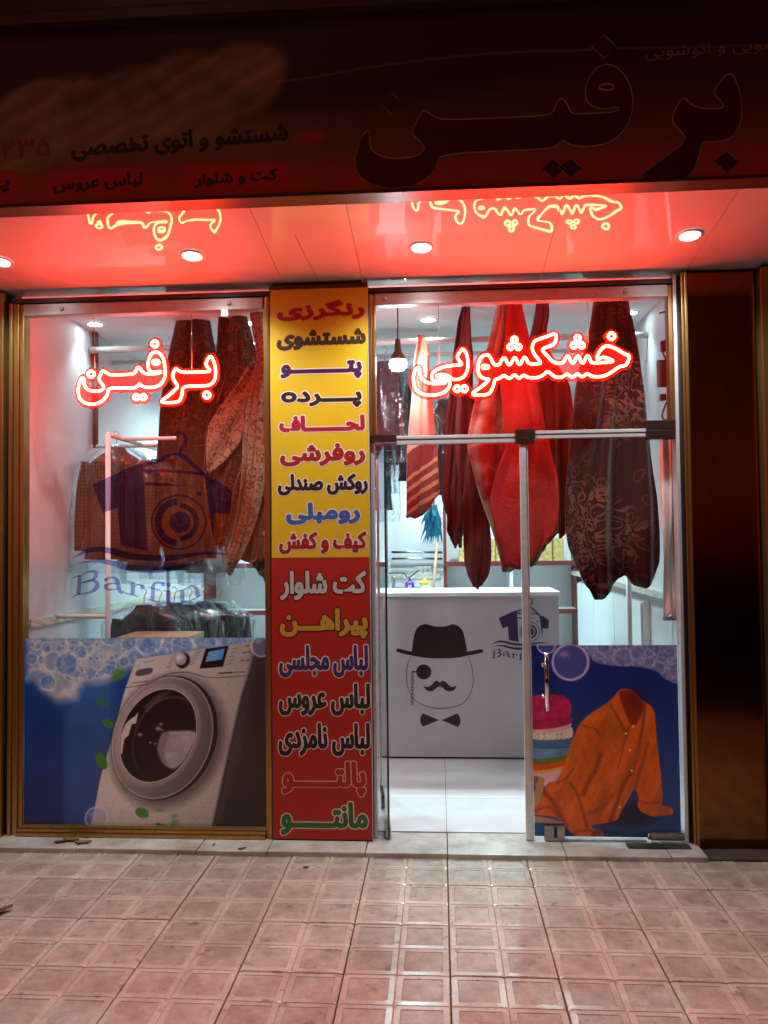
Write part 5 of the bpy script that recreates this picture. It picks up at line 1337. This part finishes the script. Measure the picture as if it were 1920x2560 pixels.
for k, xx in enumerate((1160, 1225, 1252, 1366, 1395)):
    p = at(xx, 1400, 3.9)
    b_ = box('gift_box', p[0] - .05, p[0] + .05, 3.84, 3.96, 1.401, 1.63, mat('gold_box_%d' % k, (.55, .38, .13), .4, var=.6, vscale=30), None, .004)
    tag(b_, ('gold patterned box on the red edged shelf, ' + ('leftmost', 'left of the red lobe', 'beside the fur blanket', 'right of the door bar', 'rightmost')[k]), 'box', 'gold boxes on the shelf')
YC = 1.70
cl = at(1121, 1481, YC)[2]; cr_ = at(1398, 1600, YC)[0]
ct = thing('counter', 'grey laminate counter printed with a bowler hat face and purple logo', 'counter', (.2, YC, .03))
box('front_panel', -.98, cr_, YC, YC + .03, .045, cl - .03, M['grey_lam'], ct)
box('end_panel', cr_ - .03, cr_ - .001, YC + .031, YC + .55, .045, cl - .03, M['grey_lam'], ct)
box('top', -1.0, cr_ + .015, YC - .02, YC + .57, cl - .028, cl, M['white_lam'], ct, .003)
box('plinth', -.97, cr_ - .02, YC + .02, YC + .5, .031, .044, M['black'], ct)
YPR = YC - .0015
def pr_poly(nm, pts, rnd=0, f=lambda p: Zm(980, 1540, 4.879, p), mt_=None):
    p2 = f(pts); p2 = chaikin(p2, rnd) if rnd else p2
    V, Fc = flat_poly([tuple(at(a, b, YPR)) for a, b in p2]); return mesh_obj(nm, V, Fc, mt_ or M['black_print'], ct)
def pr_rib(nm, parts):
    G = []
    for k, (p, w) in enumerate(parts):
        q = smooth_line(p, w, 5); v, f = ribbon([(a, b) for a, b, _ in q], [c for _, _, c in q])
        G.append(([tuple(np.array(at(*Zm(980, 1540, 4.879, [u])[0], YPR)) + np.array([0, -.0003 - .00003 * k, 0])) for u in v], f))
    V, Fc = merge_geo(G); return mesh_obj(nm, V, Fc, M['black_print'], ct)
pr_poly('hat_print', [(238, 478), (240, 430), (265, 250), (290, 170), (340, 115), (410, 95), (450, 108), (520, 128), (600, 132), (680, 120), (740, 95), (800, 115), (855, 160), (885, 250), (918, 435), (918, 478), (780, 500), (600, 510), (420, 503)], 1)
pr_rib('hat_brim_print', [([(62, 416), (80, 420), (230, 456), (420, 488), (600, 496), (780, 487), (930, 458), (1082, 428), (1100, 424)], [20, 46, 48, 46, 44, 46, 48, 46, 20])])
pr_rib('face_line_print', [([(230, 490), (190, 600), (178, 720), (190, 850), (240, 980), (330, 1060), (450, 1110), (590, 1127), (740, 1110), (870, 1060), (940, 970), (985, 850), (990, 740), (970, 610), (932, 490)], [7] * 15)])
pr_poly('monocle_print', circle2(388, 682, 92, n=32))
pr_rib('monocle_chain_print', [([(240, 680), (270, 680), (302, 680)], [17, 17, 17])] + [([(248 + (15 if k % 2 == 0 else 9) * math.cos(a), 716 + 47 * i * .92 + 26 * math.sin(a)) for a in np.linspace(0, 6.29, 10)], [6] * 10) for i, k in enumerate(range(9))])
pr_poly('moustache_print', [(382, 832), (400, 862), (440, 866), (480, 845), (510, 805), (540, 788), (565, 795), (582, 815), (600, 795), (625, 788), (660, 805), (700, 850), (730, 866), (765, 860), (784, 836), (780, 880), (750, 912), (700, 922), (650, 905), (615, 870), (583, 862), (550, 870), (515, 905), (470, 922), (420, 908), (392, 875)], 1)
pr_poly('bow_tie_print', [(575, 1270), (375, 1185), (350, 1225), (341, 1270), (347, 1310), (378, 1350)]); pr_poly('bow_tie_print', [(605, 1270), (800, 1188), (828, 1230), (836, 1272), (830, 1315), (805, 1355)])
fcn = lambda a, b: (1210 + a / 8.73, 1480 + b / 8.73)
place_logo(EMB, fcn, YPR, 'logo_print', M['purple_print'], ct, .00004); place_logo(WORD, fcn, YPR, 'logo_lettering', M['purple_print'], ct, .00004)
# sink bench behind the counter
sb = thing('sink_bench', 'white sink bench against the back wall behind the counter', 'sink', (-.3, 3.7, .03))
zb_ = at(1020, 1476, 3.6)[2]
box('cabinet', XA + .02, XB - .02, 3.45, 4.12, .031, zb_ - .03, M['white_lam'], sb); box('bench_top', XA + .015, XB - .015, 3.42, 4.13, zb_ - .029, zb_, M['white_lam'], sb, .004)
pS = at(1020, 1470, 3.6)
V, Fc = tube_geo([(pS[0] + .13 * math.cos(a), 3.62 + .10 * math.sin(a), zb_ + .012) for a in np.linspace(0, 2 * math.pi, 28, endpoint=False)], .014, 8, True); mesh_obj('basin_rim', V, Fc, M['darkrail'], sb, True)
pf_ = at(983, 1450, 3.7)
tag(lathe('faucet', (pf_[0], 3.75, zb_), [(.02, 0), (.02, .01), (.017, .02), (.017, .12), (.013, .13), (.004, .135)], M['steel']), 'steel tap column behind the counter', 'tap')
pb_ = at(1024, 1460, 3.6)
bt_ = thing('soap_bottle', 'small round purple soap bottle behind the counter', 'bottle', (pb_[0], 3.62, zb_))
lathe('body', (pb_[0], 3.62, zb_ + .001), [(.03, 0), (.042, .02), (.045, .05), (.035, .08), (.014, .095)], mat('purple_plastic', (.07, .02, .30), .25), bt_); lathe('pump', (pb_[0], 3.62, zb_ + .0965), [(.012, 0), (.012, .012), (.006, .016), (.006, .03), (.012, .034)], M['purple_print'], bt_)
lb_ = at(1024, 1462, 3.57); box('label_patch', lb_[0] - .018, lb_[0] + .018, 3.572, 3.5745, zb_ + .025, zb_ + .055, mat('label_pink', (.7, .4, .55), .5), bt_)
py = at(1062, 1460, 3.6)
jr = thing('yellow_lid_jar', 'clear jar with a bright yellow lid behind the counter', 'jar', (py[0], 3.62, zb_))
lathe('jar', (py[0], 3.62, zb_ + .001), [(.045, 0), (.05, .01), (.05, .05), (.042, .06)], mat('jar_plastic', (.75, .75, .65), .2), jr); lathe('lid', (py[0], 3.62, zb_ + .062), [(.055, 0), (.056, .018), (.03, .03), (.012, .033), (.012, .05)], mat('yellow_plastic', (.75, .52, .02), .35), jr)
for y0, lb in ((1381, 'upper'), (1397, 'lower')):
    a, b = at(948, y0, 4.05), at(1088, y0, 4.05)
    tag(tube('wall_rail', [(XA + .04, 4.08, a[2]), (-.3, 4.08, a[2]), (XB - .01, 4.08, b[2])], .012, M['steel'], None, 8), 'steel wall rail above the sink, the %s of two' % lb, 'rail')
po = at(1058, 1425, 4.14)
ob = thing('wall_socket', 'white double wall socket above the sink', 'socket', (po[0], 4.14, po[2]))
for s in (-.045, .045):
    p_ = box('socket_plate', po[0] + s - .04, po[0] + s + .04, 4.136, 4.149, po[2] - .04, po[2] + .04, M['white_paint'], ob, .004); lathe('socket_hole', (po[0] + s, 4.135, po[2] - .004), [(.012, 0), (.012, .008)], M['steel'], p_, 12)
cb0, cb1 = at(972, 1436, 4.1), at(1046, 1426, 4.1)
tag(tube('power_cable', [tuple(x) for x in smooth_line([(cb0[0], 4.11, cb0[2] + .01), (cb0[0] + .15, 4.11, cb0[2] + .01), ((cb0[0] + cb1[0]) / 2 + .05, 4.10, cb0[2] - .035), (cb1[0], 4.12, cb1[2])], None, 6)], .006, M['black'], None, 6), 'black power cable sagging from the wall socket', 'cable')
wb = at(1020, 1440, 4.14)[2]
bb = thing('tile_border', 'patterned border tiles on the back wall above the sink', 'tile border', (-.3, 4.14, wb))
for k in range(5):
    w_ = (XB - XA - .06) / 5; box('tile', XA + .03 + w_ * k, XA + .03 + w_ * (k + 1) - .004, 4.138, 4.149, wb - .025, wb + .025, M['border'], bb)
m0, m1 = at(1093, 1355, 3.5), at(1083, 1478, 3.3)
tag(tube('mop_handle', [(m1[0] - .08, 3.2, .05), tuple(m1), tuple(m0)], .014, M['wood'], None, 10), 'wooden broom handle leaning against the white shelf upright', 'broom handle')
fd_ = thing('feather_duster', 'turquoise feather duster hanging upside down above the counter', 'duster', tuple(at(1075, 1300, 2.4)))
d0, d1 = at(1084, 1262, 2.4), at(1072, 1350, 2.4)
teal = mat('turquoise_feathers', (.02, .22, .34), .7, var=.5, vscale=30)
tube('handle', [tuple(d0 + np.array([0, 0, .35])), tuple(d0 + np.array([0, 0, .15])), tuple(d0)], .010, M['wood'], fd_, 8)
rg = random.Random(5); G = []
for k in range(60):
    x_ = d0[0] + rg.uniform(-.06, .05); ln = rg.uniform(.16, .33); y_ = 2.4 + rg.uniform(-.05, .05); w_ = rg.uniform(.006, .014); sw = rg.uniform(-.07, .03)
    P = [(d0[0] + rg.uniform(-.02, .02), 2.4, d0[2]), (x_, y_, d0[2] - ln * .5), (x_ + sw, y_, d0[2] - ln)]
    v = []
    for i, p in enumerate(P): v += [(p[0] - w_ * (1, 1.3, .1)[i], p[1], p[2]), (p[0] + w_ * (1, 1.3, .1)[i], p[1] + .004, p[2])]
    G.append((v, [(0, 1, 3, 2), (2, 3, 5, 4)]))
V, Fc = merge_geo(G); o = mesh_obj('feathers', V, Fc, teal, fd_)
# right wall: white cabinet, pipe, cable with adapter
wc = thing('wall_cabinet', 'white two door cabinet along the right wall', 'cabinet', (1.3, 2.6, .03))
box('carcass', 1.315, 1.358, 1.2, 3.7, .031, 1.20, M['white_lam'], wc)
for k in range(3): box('door', 1.300, 1.314, 1.21 + .83 * k, 1.21 + .83 * k + .815, .05, 1.19, M['white_lam'], wc, .003)
pp = at(1573, 1520, .9)
tag(tube('white_pipe', [(pp[0], .9, .03), (pp[0], .9, .8), (pp[0], .9, 1.45)], .016, M['white_paint'], None, 12), 'white upright pipe behind the right door above the poster', 'pipe')
ad = [(1648, 783), (1672, 783), (1676, 830), (1664, 850), (1657, 880), (1680, 930), (1690, 980), (1670, 1000), (1655, 1040), (1668, 1052)]
ca = thing('power_adapter', 'dark power adapter and looped cable hanging at the right jamb', 'adapter', tuple(at(1660, 900, .30)))
tube('cable', [tuple(x) for x in smooth_line([tuple(at(a, b, .30)) for a, b in ad], None, 6)], .005, mat('brown_cable', (.10, .03, .025), .5), ca, 6)
for (a, b, c, d) in ((1652, 852, 1672, 880), (1644, 900, 1668, 968), (1650, 985, 1664, 1002)):
    p, q = at(a, d, .30), at(c, b, .30); box('adapter_body', p[0], q[0], .285, .315, p[2], q[2], mat('adapter_%d' % b, (.09, .03, .03), .4), ca, .004)
pp = at(237, 900, 1.1, X=-2.38)
tag(tube('wall_pipe', [(-2.375, pp[1], at(237, 1120, X=-2.375)[2]), (-2.375, pp[1], 2.5), (-2.375, pp[1], ZS + .05)], .020, mat('brown_pipe', (.12, .05, .045), .5), None, 10), 'thin brown pipe running up the left wall to the ceiling', 'pipe')

# ================================================================== SMALL THINGS ON THE GROUND, STREET LAMP
lm = mat('dry_leaf', (.20, .12, .03), .7, var=.4, vscale=60)
def dry_leaf(label, x, y, s, rot, mt_):
    z0 = .0285 if y > -.08 else .004
    V, Fc = [], []; n = 9
    for i in range(n + 1):
        u = i / n; w = .42 * math.sin(math.pi * u) ** .8 * (1 - .25 * u) + .01
        for k, e in enumerate((-1, 0, 1)):
            a, b = (u - .5), e * w * .5
            V.append((x + s * (a * math.cos(rot) - b * math.sin(rot)), y + s * (a * math.sin(rot) + b * math.cos(rot)), z0 + s * (.10 * e * e + .16 * (u - .4) ** 2)))
    for i in range(n):
        for k in range(2): Fc.append((i * 3 + k, i * 3 + k + 1, i * 3 + k + 4, i * 3 + k + 3))
    o = mesh_obj('dry_leaf', V, Fc, mt_, None, True); md = o.modifiers.new('t', 'SOLIDIFY'); md.thickness = .0008
    tag(o, label, 'leaf', 'fallen leaves')
green = mat('yellow_leaf', (.26, .20, .03), .6, var=.4, vscale=60); dkl = mat('brown_leaf', (.10, .05, .025), .7, var=.4, vscale=60)
for (a, b, s, r, mt_, lb) in ((152, 2105, .07, .3, dkl, 'curled brown leaf at the left end of the marble step'), (178, 2101, .10, -.2, lm, 'twisted dry leaf below the gold window sill'), (208, 2107, .09, .1, green, 'yellowish leaf on the marble step below the poster'),
                          (606, 2121, .045, .5, dkl, 'small brown leaf on the marble below the banner'), (535, 2111, .03, 1.2, dkl, 'tiny dark leaf scrap on the marble step'), (2, 2280, .11, 1.0, dkl, 'dark leaf on the pavement at the left edge'),
                          (765, 2167, .03, .2, dkl, 'tiny leaf scrap on the first row of pavement tiles'), (448, 2134, .03, .9, dkl, 'leaf crumb on the pavement before the poster')):
    p = at(a, b, Z=.03 if b < 2125 else .006); dry_leaf(lb, p[0], p[1], s, r, mt_)
zf_ = at(868, 250, YP); zf_[0] -= 2.3; kk = (YP + 8.75) / (YP - CAM_LOC[1])
LX, LZ = float(zf_[0] + (zf_[0] - CAM_LOC[0]) * kk), float(zf_[2] + (zf_[2] - CAM_LOC[2]) * kk)
sl = thing('street_lamp', 'tall street lamp across the road, glinting in the fascia and frames', 'street lamp', (LX, -10.2, -.06))
tube('pole', [(LX, -10.2, -.06), (LX, -10.2, 4), (LX, -10.2, LZ - .35), (LX, -9.6, LZ), (LX, -9.0, LZ + .04)], [.09, .075, .05, .04, .04], M['steel'], sl, 10)
box('lamp_head', LX - .14, LX + .14, -9.1, -8.4, LZ + .002, LZ + .10, M['steel'], sl, .02)
mesh_obj('lamp_lens', [(LX - .11, -9.05, LZ), (LX + .11, -9.05, LZ), (LX + .11, -8.45, LZ), (LX - .11, -8.45, LZ)], [(0, 3, 2, 1)], emit('sodium_lens', (1.0, .42, .11), 48.0), sl)
